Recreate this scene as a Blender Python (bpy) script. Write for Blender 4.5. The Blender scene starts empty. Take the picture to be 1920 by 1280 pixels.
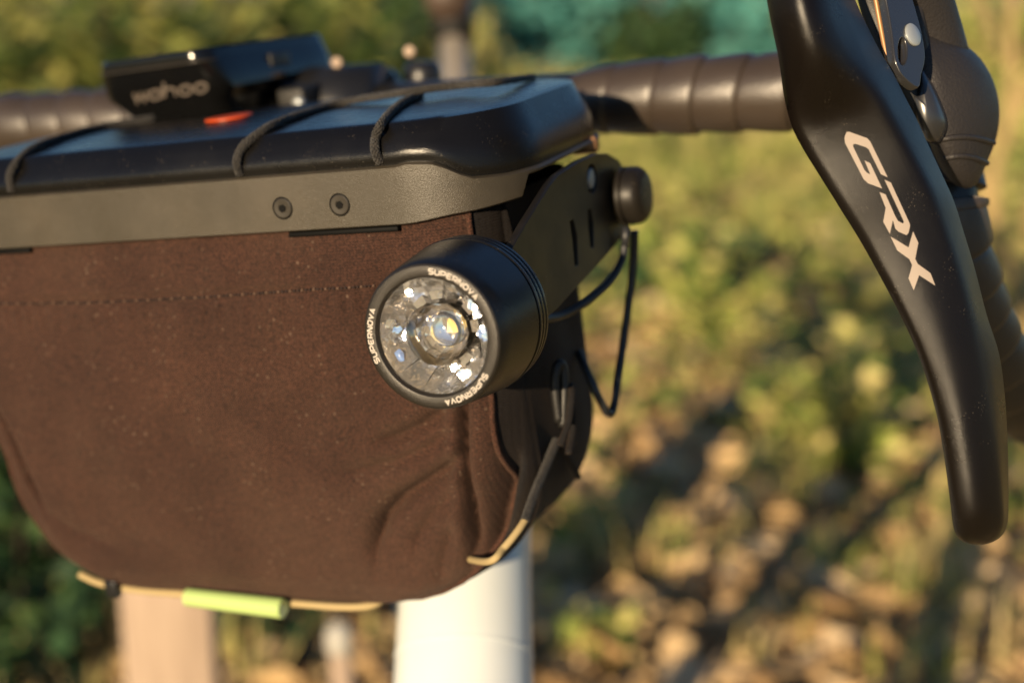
import bpy, bmesh, math, random
from mathutils import Vector, Matrix
from mathutils.bvhtree import BVHTree
R = math.radians
rnd = random.Random(7)

# ------------------------------------------------------------------ camera, world, sun, exposure
scene = bpy.context.scene
col = scene.collection
PITCH = R(14.8)
CAM = Vector((0, 0, 1.05))
FPX = 50.0 / 36.0 * 1920.0
cam_data = bpy.data.cameras.new('camera')
cam = bpy.data.objects.new('camera', cam_data)
col.objects.link(cam)
cam.location = CAM
cam.rotation_euler = (R(90) - PITCH, 0, 0)
cam_data.lens = 50
cam_data.sensor_width = 36
cam_data.clip_start = 0.01
cam_data.clip_end = 500
cam_data.dof.use_dof = True
cam_data.dof.focus_distance = 0.440
cam_data.dof.aperture_fstop = 5.2
cam_data.dof.aperture_blades = 9
scene.camera = cam

SUN_AZ, SUN_EL = R(25), R(11.5)          # azimuth to the left of straight behind the camera
to_sun = Vector((-math.sin(SUN_AZ) * math.cos(SUN_EL), -math.cos(SUN_AZ) * math.cos(SUN_EL), math.sin(SUN_EL)))
world = bpy.data.worlds.new('World')
scene.world = world
world.use_nodes = True
wn = world.node_tree
bg = wn.nodes['Background']
sky = wn.nodes.new('ShaderNodeTexSky')
sky.sky_type = 'NISHITA'
sky.sun_disc = False
sky.sun_elevation = SUN_EL
sky.sun_rotation = math.atan2(to_sun.x, to_sun.y)
sky.air_density = 1.0
sky.dust_density = 0.1
sky.ozone_density = 4.0
wn.links.new(sky.outputs[0], bg.inputs[0])
bg.inputs[1].default_value = 0.066
sun_data = bpy.data.lights.new('sun', 'SUN')
sun_data.energy = 5.0
sun_data.angle = R(0.55)
sun_data.color = (1.0, 0.77, 0.49)
sun = bpy.data.objects.new('sun', sun_data)
col.objects.link(sun)
sun.rotation_euler = to_sun.to_track_quat('Z', 'Y').to_euler()
sun.location = to_sun * 20
vs = scene.view_settings
vs.view_transform = 'Standard'
vs.look = 'None'
vs.gamma = 1
vs.use_curve_mapping = False
vs.exposure = 0.85
scene.cycles.use_denoising = True
scene.cycles.max_bounces = 10
scene.cycles.transparent_max_bounces = 12

# ------------------------------------------------------------------ frames
cr = Vector((1, 0, 0))
cd = Vector((0, math.cos(PITCH), -math.sin(PITCH)))
cu = Vector((0, math.sin(PITCH), math.cos(PITCH)))


def ray(x, y):
    return cr * ((x - 960) / FPX) + cu * ((640 - y) / FPX) + cd


def at(x, y, D):
    return CAM + ray(x, y) * D


def cvec(a, b, c):
    return (cr * a + cu * b + cd * c).normalized()


BV = cvec(1132, 861, 2667)                 # backwards along the bag
BU = cvec(6290, 160, -2667)
BU = (BU - BV * BU.dot(BV)).normalized()   # along the handlebar, towards the lever
BW = BU.cross(BV)                          # up out of the lid
BO = at(640, 385, 0.47)


def Bg(u, v, w):
    return BO + (BU * u + BV * v + BW * w) * 0.001


def on_v(x, y, v):
    k = ray(x, y)
    t = (BO + BV * v * .001 - CAM).dot(BV) / k.dot(BV)
    return CAM + k * t


def on_u(x, y, u):
    k = ray(x, y)
    t = (BO + BU * u * .001 - CAM).dot(BU) / k.dot(BU)
    return CAM + k * t


def to_bag(P):
    q = P - BO
    return Vector((q.dot(BU), q.dot(BV), q.dot(BW))) * 1000


def frame(o, x, y, z):
    m = Matrix((x, y, z)).transposed().to_4x4()
    m.translation = o
    return m


# ------------------------------------------------------------------ object helpers
ROOTM = {}


def tag(o, label=None, cat=None, group=None, kind=None):
    if label:
        o['label'] = label
    if cat:
        o['category'] = cat
    if group:
        o['group'] = group
    if kind:
        o['kind'] = kind
    return o


def root(name, m, label, cat, group=None):
    o = bpy.data.objects.new(name, None)
    o.empty_display_size = 0.02
    col.objects.link(o)
    o.matrix_world = m
    ROOTM[o.name] = m.inverted()
    return tag(o, label, cat, group)


def obj(name, verts, faces, mat, parent=None, smooth=True, auto=None):
    inv = ROOTM[parent.name] if parent is not None else None
    me = bpy.data.meshes.new(name)
    me.from_pydata([tuple(inv @ Vector(v)) if inv else tuple(v) for v in verts], [], faces)
    me.update()
    me.materials.append(mat)
    if smooth:
        me.polygons.foreach_set('use_smooth', [True] * len(me.polygons))
    o = bpy.data.objects.new(name, me)
    col.objects.link(o)
    if parent is not None:
        o.parent = parent
        ROOTM[o.name] = inv
    if auto:
        me.set_sharp_from_angle(angle=R(auto))
    return o


class MB:
    def __init__(s):
        s.v = []
        s.f = []

    def add(s, v, f):
        n = len(s.v)
        s.v += [Vector(q) for q in v]
        s.f += [tuple(i + n for i in q) for q in f]
        return s

    def obj(s, name, mat, parent=None, **k):
        return obj(name, s.v, s.f, mat, parent, **k)


def loft(rings, cap0=True, cap1=True, closed=True):
    n = len(rings[0])
    v = [p for r_ in rings for p in r_]
    f = []
    for i in range(len(rings) - 1):
        for j in range(n if closed else n - 1):
            k = (j + 1) % n
            f.append((i * n + j, i * n + k, (i + 1) * n + k, (i + 1) * n + j))
    if cap0:
        f.append(tuple(range(n - 1, -1, -1)))
    if cap1:
        f.append(tuple(range((len(rings) - 1) * n, len(rings) * n)))
    return v, f


def smooth_path(pts, n):
    """Catmull-Rom through pts, n points"""
    P = [Vector(p) for p in pts]
    P = [P[0] * 2 - P[1]] + P + [P[-1] * 2 - P[-2]]
    out = []
    m = len(P) - 3
    for i in range(n):
        t = i / (n - 1) * m
        k = min(int(t), m - 1)
        t -= k
        a, b, c, d = P[k:k + 4]
        out.append(.5 * ((2 * b) + (c - a) * t + (2 * a - 5 * b + 4 * c - d) * t * t + (3 * b - a - 3 * c + d) * t ** 3))
    return out


def tube(path, rad, n=12, caps=True):
    path = [Vector(p) for p in path]
    m = len(path)
    rings = []
    nrm = None
    for i in range(m):
        t = (path[min(i + 1, m - 1)] - path[max(i - 1, 0)]).normalized()
        if nrm is None:
            nrm = t.orthogonal().normalized()
        nrm = (nrm - t * nrm.dot(t)).normalized()
        b = t.cross(nrm)
        rr = rad[i] if isinstance(rad, (list, tuple)) else rad
        rings.append([path[i] + (nrm * math.cos(a) + b * math.sin(a)) * rr for a in (2 * math.pi * k / n for k in range(n))])
    return loft(rings, caps, caps)


def revolve(o, ax, prof, n=64, cap0=False, cap1=False, xdir=None):
    """prof: list of (along, radius) in metres"""
    ax = ax.normalized()
    x = xdir or ax.orthogonal().normalized()
    x = (x - ax * x.dot(ax)).normalized()
    y = ax.cross(x)
    rings = [[o + ax * a + (x * math.cos(t) + y * math.sin(t)) * r_ for t in (2 * math.pi * k / n for k in range(n))] for a, r_ in prof]
    return loft(rings, cap0, cap1)


def box(m, sx, sy, sz, bev=0.0):
    bm = bmesh.new()
    bmesh.ops.create_cube(bm, size=1)
    bmesh.ops.scale(bm, vec=(sx, sy, sz), verts=bm.verts)
    if bev:
        bmesh.ops.bevel(bm, geom=bm.edges[:], offset=bev, segments=3, affect='EDGES', profile=.5)
    bm.verts.index_update()
    v = [m @ q.co for q in bm.verts]
    f = [tuple(q.index for q in p.verts) for p in bm.faces]
    bm.free()
    return v, f


def plate(polys, th, bev, m):
    """flat plate with holes: closed outlines in 2D (first outer), thickness along z"""
    cu_ = bpy.data.curves.new('tmp', 'CURVE')
    cu_.dimensions = '2D'
    cu_.fill_mode = 'BOTH'
    for p in polys:
        s = cu_.splines.new('POLY')
        s.points.add(len(p) - 1)
        for q, c in zip(s.points, p):
            q.co = (c[0], c[1], 0, 1)
        s.use_cyclic_u = True
    cu_.extrude = max(th / 2 - bev, 0)
    cu_.bevel_depth = bev
    cu_.bevel_resolution = 2
    cu_.offset = -bev
    o = bpy.data.objects.new('tmp', cu_)
    col.objects.link(o)
    dg = bpy.context.evaluated_depsgraph_get()
    me = bpy.data.meshes.new_from_object(o.evaluated_get(dg))
    v = [m @ q.co for q in me.vertices]
    f = [tuple(p.vertices) for p in me.polygons]
    bpy.data.objects.remove(o)
    bpy.data.curves.remove(cu_)
    bpy.data.meshes.remove(me)
    return v, f


def bvh(o):
    mw = ROOTM[o.name].inverted() if o.name in ROOTM else Matrix()
    return BVHTree.FromPolygons([mw @ v.co for v in o.data.vertices], [tuple(p.vertices) for p in o.data.polygons])


def hit(tree, x, y, off=0.0, default=None):
    k = ray(x, y).normalized()
    loc, nr, i, d = tree.ray_cast(CAM, k)
    if loc is None:
        return default
    if nr.dot(k) > 0:
        nr = -nr
    return loc + nr * off


def decal(v2, f2, tree, off, cuts=2):
    """print laid on a surface: 2D mesh in picture pixels put on the mesh below it"""
    bm = bmesh.new()
    vs_ = [bm.verts.new((p[0], p[1], 0)) for p in v2]
    for q in f2:
        try:
            bm.faces.new([vs_[i] for i in q])
        except ValueError:
            pass
    bmesh.ops.triangulate(bm, faces=bm.faces[:])
    for _ in range(cuts):
        long = [e for e in bm.edges if e.calc_length() > 5]
        if long:
            bmesh.ops.subdivide_edges(bm, edges=long, cuts=1)
            bmesh.ops.triangulate(bm, faces=bm.faces[:])
    bm.verts.index_update()
    out, ok = [], []
    for q in bm.verts:
        h = hit(tree, q.co.x, q.co.y, off)
        ok.append(h is not None)
        out.append(h or Vector())
    f = [tuple(q.index for q in p.verts) for p in bm.faces if all(ok[q.index] for q in p.verts)]
    bm.free()
    return out, f


def stroke(pts, wd, closed=False):
    """polyline -> quads of width wd with mitred joints (2D)"""
    P = [Vector((p[0], p[1])) for p in pts]
    n = len(P)
    v, f = [], []
    for i in range(n):
        if closed:
            a, b = P[i - 1], P[(i + 1) % n]
        else:
            a, b = P[max(i - 1, 0)], P[min(i + 1, n - 1)]
        d1 = (P[i] - a).normalized() if (P[i] - a).length > 1e-9 else (b - P[i]).normalized()
        d2 = (b - P[i]).normalized() if (b - P[i]).length > 1e-9 else d1
        n1, n2 = Vector((-d1.y, d1.x)), Vector((-d2.y, d2.x))
        mt = (n1 + n2)
        mt = mt.normalized() if mt.length > 1e-6 else n1
        k = wd / 2 / max(mt.dot(n1), .45)
        v += [P[i] + mt * k, P[i] - mt * k]
    for i in range(n if closed else n - 1):
        j = (i + 1) % n
        f.append((2 * i, 2 * i + 1, 2 * j + 1, 2 * j))
    return v, f


def arcpts(cx, cy, rx, ry, a0, a1, n=12):
    return [(cx + rx * math.cos(R(a0 + (a1 - a0) * i / n)), cy + ry * math.sin(R(a0 + (a1 - a0) * i / n))) for i in range(n + 1)]


GLYPH = {
    'S': [[(1, 1), (.18, 1), (0, .85), (0, .65), (.15, .52), (.85, .48), (1, .35), (1, .15), (.82, 0), (0, 0)]],
    'U': [[(0, 1), (0, .2), (.2, 0), (.8, 0), (1, .2), (1, 1)]],
    'P': [[(0, 0), (0, 1), (.8, 1), (1, .85), (1, .5), (.8, .35), (0.2, .35)]],
    'E': [[(1, 1), (.2, 1), (0, .8), (0, .2), (.2, 0), (1, 0)], [(.1, .5), (.9, .5)]],
    'R': [[(0, 0), (0, 1), (.8, 1), (1, .85), (1, .52), (.8, .38), (0.2, .38)], [(.5, .36), (1, 0)]],
    'N': [[(0, 0), (0, 1), (.2, 1), (.8, 0), (1, 0), (1, 1)]],
    'O': [[(.2, 0), (0, .2), (0, .8), (.2, 1), (.8, 1), (1, .8), (1, .2), (.8, 0), (.2, 0)]],
    'V': [[(0, 1), (.5, .05), (1, 1)]],
    'A': [[(0, 0), (.5, .95), (1, 0)], [(.62, .12), (.4, .35)]],
    'w': [[(0, .62), (.22, .03), (.5, .5), (.78, .03), (1, .62)]],
    'a': [arcpts(.45, .3, .42, .3, 0, 360, 14), [(.9, .62), (.9, 0)]],
    'h': [[(0, 1.05), (0, 0)], [(0, .3)] + arcpts(.42, .3, .4, .3, 170, 0, 8) + [(.82, 0)]],
    'o': [arcpts(.45, .3, .45, .3, 0, 360, 16)],
}


def text2d(s, wd, adv=1.38):
    v, f = [], []
    x = 0
    for c in s:
        for pl in GLYPH[c]:
            closed = len(pl) > 3 and (Vector(pl[0]) - Vector(pl[-1])).length < 1e-6
            a, b = stroke(pl[:-1] if closed else pl, wd, closed)
            n = len(v)
            v += [(p[0] + x, p[1]) for p in a]
            f += [tuple(i + n for i in q) for q in b]
        x += adv
    return v, f, x - (adv - 1)


# ------------------------------------------------------------------ materials
def new_mat(name):
    m = bpy.data.materials.new(name)
    m.use_nodes = True
    nt = m.node_tree
    b = nt.nodes['Principled BSDF']
    return m, nt, b


def node(nt, t, **k):
    n = nt.nodes.new(t)
    for a, b in k.items():
        if a.startswith('i_'):
            n.inputs[a[2:].replace('_', ' ')].default_value = b
        else:
            setattr(n, a, b)
    return n


def ramp(nt, stops, interp='LINEAR'):
    n = nt.nodes.new('ShaderNodeValToRGB')
    n.color_ramp.interpolation = interp
    e = n.color_ramp.elements
    while len(e) < len(stops):
        e.new(.5)
    for q, (p, c) in zip(e, stops):
        q.position = p
        q.color = (c[0], c[1], c[2], 1) if not isinstance(c, (int, float)) else (c, c, c, 1)
    return n


def coords(nt, scale=(1, 1, 1), rot=(0, 0, 0), geo=False):
    tc = nt.nodes.new('ShaderNodeNewGeometry' if geo else 'ShaderNodeTexCoord')
    mp = nt.nodes.new('ShaderNodeMapping')
    mp.inputs['Scale'].default_value = scale
    mp.inputs['Rotation'].default_value = rot
    nt.links.new(tc.outputs['Position' if geo else 'Object'], mp.inputs['Vector'])
    return mp.outputs[0]


def noise(nt, vec, scale, detail=3, rough=.55):
    n = node(nt, 'ShaderNodeTexNoise')
    n.inputs['Scale'].default_value = scale
    n.inputs['Detail'].default_value = detail
    n.inputs['Roughness'].default_value = rough
    nt.links.new(vec, n.inputs['Vector'])
    return n.outputs['Fac']


def mixc(nt, fac, a, b):
    n = nt.nodes.new('ShaderNodeMix')
    n.data_type = 'RGBA'
    for s, i in ((fac, 0), (a, 6), (b, 7)):
        if isinstance(s, bpy.types.NodeSocket):
            nt.links.new(s, n.inputs[i])
        elif i == 0:
            n.inputs[0].default_value = s
        else:
            n.inputs[i].default_value = (*s, 1)
    return n.outputs[2]


def bump(nt, b, h, dist, strength=1.0, normal=None):
    n = nt.nodes.new('ShaderNodeBump')
    n.inputs['Distance'].default_value = dist
    n.inputs['Strength'].default_value = strength
    nt.links.new(h, n.inputs['Height'])
    if normal is not None:
        nt.links.new(normal, n.inputs['Normal'])
    nt.links.new(n.outputs[0], b.inputs['Normal'])
    return n.outputs[0]


def plastic(name, colr, rough, dust=0.0, grain=0.0, grain_scale=2500, spec=.5, metal=0.0, wear=0.0, coat=0.0):
    """dark satin plastic or anodised metal with grain, specks of dust and uneven gloss"""
    m, nt, b = new_mat(name)
    L = nt.links
    vec = coords(nt)
    b.inputs['Specular IOR Level'].default_value = spec
    b.inputs['Metallic'].default_value = metal
    b.inputs['Coat Weight'].default_value = coat
    b.inputs['Coat Roughness'].default_value = .08
    n1 = noise(nt, vec, 40, 4)
    rr = ramp(nt, [(.3, max(rough - .07, 0.02)), (.7, rough + .07)])
    L.new(n1, rr.inputs[0])
    L.new(rr.outputs[0], b.inputs['Roughness'])
    c = None
    if wear:
        n3 = noise(nt, vec, 25, 6, .7)
        r3 = ramp(nt, [(.45, 0.0), (.75, wear)])
        L.new(n3, r3.inputs[0])
        c = mixc(nt, r3.outputs[0], colr, (.14, .115, .085))
    if dust:
        vo = node(nt, 'ShaderNodeTexVoronoi')
        vo.inputs['Scale'].default_value = 1100
        L.new(vec, vo.inputs['Vector'])
        r2 = ramp(nt, [(0.0, 1.0), (.10, .8), (.15, 0.0)])
        L.new(vo.outputs['Distance'], r2.inputs[0])
        nn = noise(nt, vec, 110, 2)
        r4 = ramp(nt, [(.54, 0.0), (.66, dust)])
        L.new(nn, r4.inputs[0])
        mu = node(nt, 'ShaderNodeMath', operation='MULTIPLY')
        L.new(r2.outputs[0], mu.inputs[0])
        L.new(r4.outputs[0], mu.inputs[1])
        c = mixc(nt, mu.outputs[0], c if c is not None else colr, (.26, .22, .17))
    if c is not None:
        L.new(c, b.inputs['Base Color'])
    else:
        b.inputs['Base Color'].default_value = (*colr, 1)
    if grain:
        g = noise(nt, vec, grain_scale, 2, .6)
        bump(nt, b, g, grain)
    return m


M = {}
M['lid'] = plastic('lid_plastic', (.0042, .0038, .0036), .27, dust=.8, grain=.00008, grain_scale=2600, spec=.36)
M['rim'] = plastic('rim_plastic', (.034, .028, .0185), .40, dust=.6, grain=.00013, grain_scale=3000, spec=.5, wear=.2)
M['screw'] = plastic('screw_steel', (.024, .020, .015), .42, spec=.5)
M['bit'] = plastic('screw_socket', (.003, .003, .003), .6, spec=.1)
M['black'] = plastic('black_plastic', (.009, .009, .010), .36, dust=.3)
M['matte'] = plastic('matte_black', (.010, .0095, .009), .55, dust=.9, grain=.0001, grain_scale=2500)
M['lever'] = plastic('lever_alloy', (.0040, .0026, .0018), .32, dust=.6, grain=.00005, grain_scale=6000, spec=.34)
M['plate'] = plastic('pivot_plate', (.02, .02, .022), .26, dust=.4, spec=.9)
M['anod'] = plastic('anodised_black', (.004, .004, .0045), .28, dust=.5, grain=.00003, grain_scale=5000)
M['bezel'] = plastic('bezel_anodised', (.018, .015, .012), .36, dust=.4, grain=.0001, grain_scale=4200, spec=.6, metal=.25)
M['gloss'] = plastic('gloss_black', (.004, .004, .004), .17, dust=.2, spec=.4)
M['rubber'] = plastic('hood_rubber', (.021, .0185, .0185), .55, spec=.35, dust=.35, grain=.0003, grain_scale=900)
M['bracket'] = plastic('bracket_plate', (.009, .0075, .006), .42, dust=1.0, wear=.08, spec=.25)
M['steel'] = plastic('steel', (.40, .43, .44), .42, metal=.5)
M['copper'] = plastic('brass_bolt', (.36, .19, .09), .45, metal=.35)
M['silver'] = plastic('alloy_post', (.38, .34, .30), .3, metal=.5)
M['saddle'] = plastic('saddle_cover', (.06, .04, .03), .5)
M['tyre'] = plastic('tyre_rubber', (.03, .03, .03), .7)
M['orange'] = plastic('orange_anodised', (.55, .065, .008), .4)
M['green'] = plastic('green_plastic', (.36, .48, .17), .3)
M['cable'] = plastic('cable_jacket', (.016, .017, .02), .45)


def flat(name, c, rough=.5):
    m, nt, b = new_mat(name)
    b.inputs['Base Color'].default_value = (*c, 1)
    b.inputs['Roughness'].default_value = rough
    return m


M['print'] = flat('lever_print', (.27, .225, .19), .6)
M['laser'] = flat('laser_mark', (.42, .38, .34), .5)
M['grey_print'] = flat('grey_print', (.11, .09, .075), .5)


def fabric(name, colr, colr2, dusty, scale=1.0):
    m, nt, b = new_mat(name)
    L = nt.links
    vec = coords(nt)
    b.inputs['Roughness'].default_value = .85
    b.inputs['Specular IOR Level'].default_value = .25
    b.inputs['Sheen Weight'].default_value = .06
    b.inputs['Sheen Roughness'].default_value = .5
    b.inputs['Sheen Tint'].default_value = (.8, .55, .4, 1)
    n1 = noise(nt, vec, 22, 5, .6)
    r1 = ramp(nt, [(.3, colr), (.72, colr2)])
    L.new(n1, r1.inputs[0])
    # threads
    wv = []
    for rot, sc in (((0, R(52), 0), 400), ((0, R(90), 0), 330)):
        mp = coords(nt, rot=rot)
        w = node(nt, 'ShaderNodeTexWave', wave_type='BANDS', bands_direction='X')
        w.inputs['Scale'].default_value = sc * scale
        w.inputs['Distortion'].default_value = 1.2
        w.inputs['Detail'].default_value = 1.0
        w.inputs['Detail Scale'].default_value = 2.0
        L.new(mp, w.inputs['Vector'])
        wv.append(w.outputs['Fac'])
    mx = node(nt, 'ShaderNodeMath', operation='MAXIMUM')
    L.new(wv[0], mx.inputs[0])
    L.new(wv[1], mx.inputs[1])
    nf = noise(nt, vec, 1250, 3, .75)
    ad = node(nt, 'ShaderNodeMath', operation='ADD')
    L.new(mx.outputs[0], ad.inputs[0])
    L.new(nf, ad.inputs[1])
    c = mixc(nt, .0, r1.outputs[0], r1.outputs[0])
    # thread-level colour variation, then dust
    rt = ramp(nt, [(.38, (.25, .25, .25)), (.64, (1.75, 1.65, 1.55))])
    L.new(nf, rt.inputs[0])
    ml = node(nt, 'ShaderNodeMix', data_type='RGBA', blend_type='MULTIPLY')
    ml.inputs[0].default_value = .8
    L.new(r1.outputs[0], ml.inputs[6])
    L.new(rt.outputs[0], ml.inputs[7])
    rw_ = ramp(nt, [(.2, (.62, .62, .62)), (.9, (1.22, 1.2, 1.18))])
    L.new(mx.outputs[0], rw_.inputs[0])
    m2 = node(nt, 'ShaderNodeMix', data_type='RGBA', blend_type='MULTIPLY')
    m2.inputs[0].default_value = .8
    L.new(ml.outputs[2], m2.inputs[6])
    L.new(rw_.outputs[0], m2.inputs[7])
    ml = m2
    vo = node(nt, 'ShaderNodeTexVoronoi')
    vo.inputs['Scale'].default_value = 330
    L.new(vec, vo.inputs['Vector'])
    r2 = ramp(nt, [(0.0, 1.0), (.12, .6), (.22, 0.0)])
    L.new(vo.outputs['Distance'], r2.inputs[0])
    nn = noise(nt, vec, 60, 3, .6)
    r4 = ramp(nt, [(.46, 0.0), (.64, dusty)])
    L.new(nn, r4.inputs[0])
    mu = node(nt, 'ShaderNodeMath', operation='MULTIPLY')
    L.new(r2.outputs[0], mu.inputs[0])
    L.new(r4.outputs[0], mu.inputs[1])
    c = mixc(nt, mu.outputs[0], ml.outputs[2], (.15, .10, .07))
    n5 = noise(nt, vec, 14, 6, .7)
    r5 = ramp(nt, [(.45, 0.0), (.85, .22 * dusty)])
    L.new(n5, r5.inputs[0])
    c = mixc(nt, r5.outputs[0], c, (.115, .07, .045))
    L.new(c, b.inputs['Base Color'])
    bump(nt, b, ad.outputs[0], .00024, 1.0)
    return m


M['brown'] = fabric('brown_canvas', (.026, .0112, .0076), (.042, .0188, .0125), .9)
M['black_fabric'] = fabric('black_nylon', (.0045, .0045, .0055), (.0075, .007, .008), .03)
M['stitch'] = flat('stitch_thread', (.012, .006, .005), .8)
M['stitch_pale'] = flat('stitch_pale', (.10, .06, .04), .8)
M['tan'] = plastic('tan_cord', (.34, .26, .13), .8, spec=.2)
M['piping'] = fabric('brown_piping', (.04, .016, .010), (.055, .024, .016), .3)


def cord_mat():
    m, nt, b = new_mat('shock_cord')
    L = nt.links
    vec = coords(nt)
    b.inputs['Roughness'].default_value = .7
    b.inputs['Sheen Weight'].default_value = .1
    vo = node(nt, 'ShaderNodeTexVoronoi')
    vo.inputs['Scale'].default_value = 1500
    L.new(vec, vo.inputs['Vector'])
    r1 = ramp(nt, [(.0, (.026, .019, .014)), (.6, (.007, .006, .0055))])
    L.new(vo.outputs['Distance'], r1.inputs[0])
    L.new(r1.outputs[0], b.inputs['Base Color'])
    bump(nt, b, vo.outputs['Distance'], .0005, 1.0)
    return m


M['cord'] = cord_mat()


def tape_mat():
    m, nt, b = new_mat('bar_tape')
    L = nt.links
    vec = coords(nt)
    n1 = noise(nt, vec, 30, 4)
    r1 = ramp(nt, [(.3, (.030, .0215, .016)), (.7, (.046, .034, .0255))])
    L.new(n1, r1.inputs[0])
    L.new(r1.outputs[0], b.inputs['Base Color'])
    b.inputs['Roughness'].default_value = .38
    b.inputs['Specular IOR Level'].default_value = .6
    bump(nt, b, noise(nt, vec, 900, 2), .0002)
    return m


M['tape'] = tape_mat()


def paint():
    m, nt, b = new_mat('white_frame_paint')
    L = nt.links
    vec = coords(nt)
    r1 = ramp(nt, [(.3, (.55, .59, .60)), (.7, (.61, .65, .66))])
    L.new(noise(nt, vec, 18, 5), r1.inputs[0])
    L.new(r1.outputs[0], b.inputs['Base Color'])
    b.inputs['Roughness'].default_value = .35
    b.inputs['Coat Weight'].default_value = .4
    return m


M['white'] = paint()


def chrome():
    m, nt, b = new_mat('reflector_chrome')
    b.inputs['Base Color'].default_value = (.95, .95, .96, 1)
    b.inputs['Metallic'].default_value = .91
    b.inputs['Roughness'].default_value = .085
    bump(nt, b, noise(nt, coords(nt), 220, 2), .0012, .5)
    return m


M['chrome'] = chrome()


def clear(name, tint, rough, gl):
    """thin clear cover: transparent with a fresnel reflection"""
    m, nt, b = new_mat(name)
    L = nt.links
    nt.nodes.remove(b)
    out = nt.nodes['Material Output']
    t = node(nt, 'ShaderNodeBsdfTransparent')
    t.inputs[0].default_value = (*tint, 1)
    g = node(nt, 'ShaderNodeBsdfGlossy')
    g.inputs['Roughness'].default_value = rough
    fr = node(nt, 'ShaderNodeFresnel')
    fr.inputs[0].default_value = 1.5
    mp = node(nt, 'ShaderNodeMath', operation='MULTIPLY')
    mp.inputs[1].default_value = gl
    L.new(fr.outputs[0], mp.inputs[0])
    mx = node(nt, 'ShaderNodeMixShader')
    L.new(mp.outputs[0], mx.inputs[0])
    L.new(t.outputs[0], mx.inputs[1])
    L.new(g.outputs[0], mx.inputs[2])
    L.new(mx.outputs[0], out.inputs[0])
    return m


M['pane'] = clear('clear_cover', (.97, .97, .97), .0, 1.0)


def optic(name, tint, rough, trans):
    m, nt, b = new_mat(name)
    b.inputs['Base Color'].default_value = (*tint, 1)
    b.inputs['Roughness'].default_value = rough
    b.inputs['Transmission Weight'].default_value = trans
    b.inputs['IOR'].default_value = 1.49
    return m


M['optic'] = optic('clear_optic', (.98, .97, .95), .02, 1.0)
M['collar'] = clear('smoked_collar', (.78, .70, .60), .10, 1.6)
M['led'] = flat('led_phosphor', (.70, .62, .30), .5)


def screen_mat():
    m, nt, b = new_mat('device_screen')
    b.inputs['Base Color'].default_value = (.02, .02, .022, 1)
    b.inputs['Roughness'].default_value = .08
    return m


M['screen'] = screen_mat()


def soil():
    m, nt, b = new_mat('dry_soil')
    L = nt.links
    vec = coords(nt, geo=True)
    n1 = noise(nt, vec, 1.6, 8, .65)
    r1 = ramp(nt, [(.28, (.16, .11, .06)), (.45, (.36, .25, .13)), (.56, (.27, .25, .09)), (.72, (.55, .42, .25))])
    L.new(n1, r1.inputs[0])
    L.new(r1.outputs[0], b.inputs['Base Color'])
    b.inputs['Roughness'].default_value = .95
    bump(nt, b, noise(nt, vec, 14, 6), .03)
    return m


def leafy(name, stops, patch=None, patch_scale=1.2, trans=.25):
    """leaf colour picked for each leaf, with larger patches of another colour mixed in"""
    m, nt, b = new_mat(name)
    L = nt.links
    g = node(nt, 'ShaderNodeNewGeometry')
    r1 = ramp(nt, stops)
    L.new(g.outputs['Random Per Island'], r1.inputs[0])
    c = r1.outputs[0]
    if patch:
        vec = coords(nt, geo=True)
        n = noise(nt, vec, patch_scale, 3)
        rp = ramp(nt, [(.44, 0.0), (.58, .85)])
        L.new(n, rp.inputs[0])
        r2 = ramp(nt, patch)
        L.new(g.outputs['Random Per Island'], r2.inputs[0])
        c = mixc(nt, rp.outputs[0], c, r2.outputs[0])
    L.new(c, b.inputs['Base Color'])
    b.inputs['Roughness'].default_value = .6
    b.inputs['Specular IOR Level'].default_value = .3
    tr = node(nt, 'ShaderNodeBsdfTranslucent')
    L.new(c, tr.inputs[0])
    mx = node(nt, 'ShaderNodeMixShader')
    mx.inputs[0].default_value = trans
    out = nt.nodes['Material Output']
    L.new(b.outputs[0], mx.inputs[1])
    L.new(tr.outputs[0], mx.inputs[2])
    L.new(mx.outputs[0], out.inputs[0])
    return m


YG = [(0, (.08, .15, .03)), (.3, (.24, .30, .06)), (.65, (.50, .48, .13)), (1, (.66, .55, .23))]
DG = [(0, (.012, .035, .016)), (.5, (.03, .075, .028)), (1, (.08, .14, .04))]
ST = [(0, (.34, .24, .10)), (.5, (.60, .44, .20)), (1, (.76, .60, .33))]
M['soil'] = soil()
M['grass'] = leafy('grass_blades', YG, ST, 1.4)
M['cover'] = leafy('weed_leaves', YG, [(0, (.05, .10, .025)), (.5, (.14, .19, .045)), (1, (.36, .33, .10))], 2.2)
M['litter'] = leafy('dry_leaves', [(0, (.24, .15, .07)), (.35, (.46, .30, .14)), (.7, (.66, .46, .23)), (1, (.78, .60, .38))])
M['yellow_leaf'] = leafy('yellow_green_leaf', YG)
M['shrub_leaf'] = leafy('olive_shrub_leaf', [(0, (.02, .045, .012)), (.4, (.075, .12, .025)), (.8, (.25, .26, .06)), (1, (.42, .37, .11))])
M['dark_leaf'] = leafy('dark_green_leaf', DG)
M['teal_shade_leaf'] = leafy('bluish_shade_leaf', [(0, (.03, .14, .13)), (.5, (.08, .30, .27)), (1, (.16, .42, .38))])  # bluish shade of far grass put into the leaf colour
M['straw'] = leafy('straw', [(0, (.22, .15, .06)), (.5, (.36, .26, .11)), (1, (.46, .35, .17))])
M['bark'] = plastic('bark', (.06, .045, .03), .9)


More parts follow.
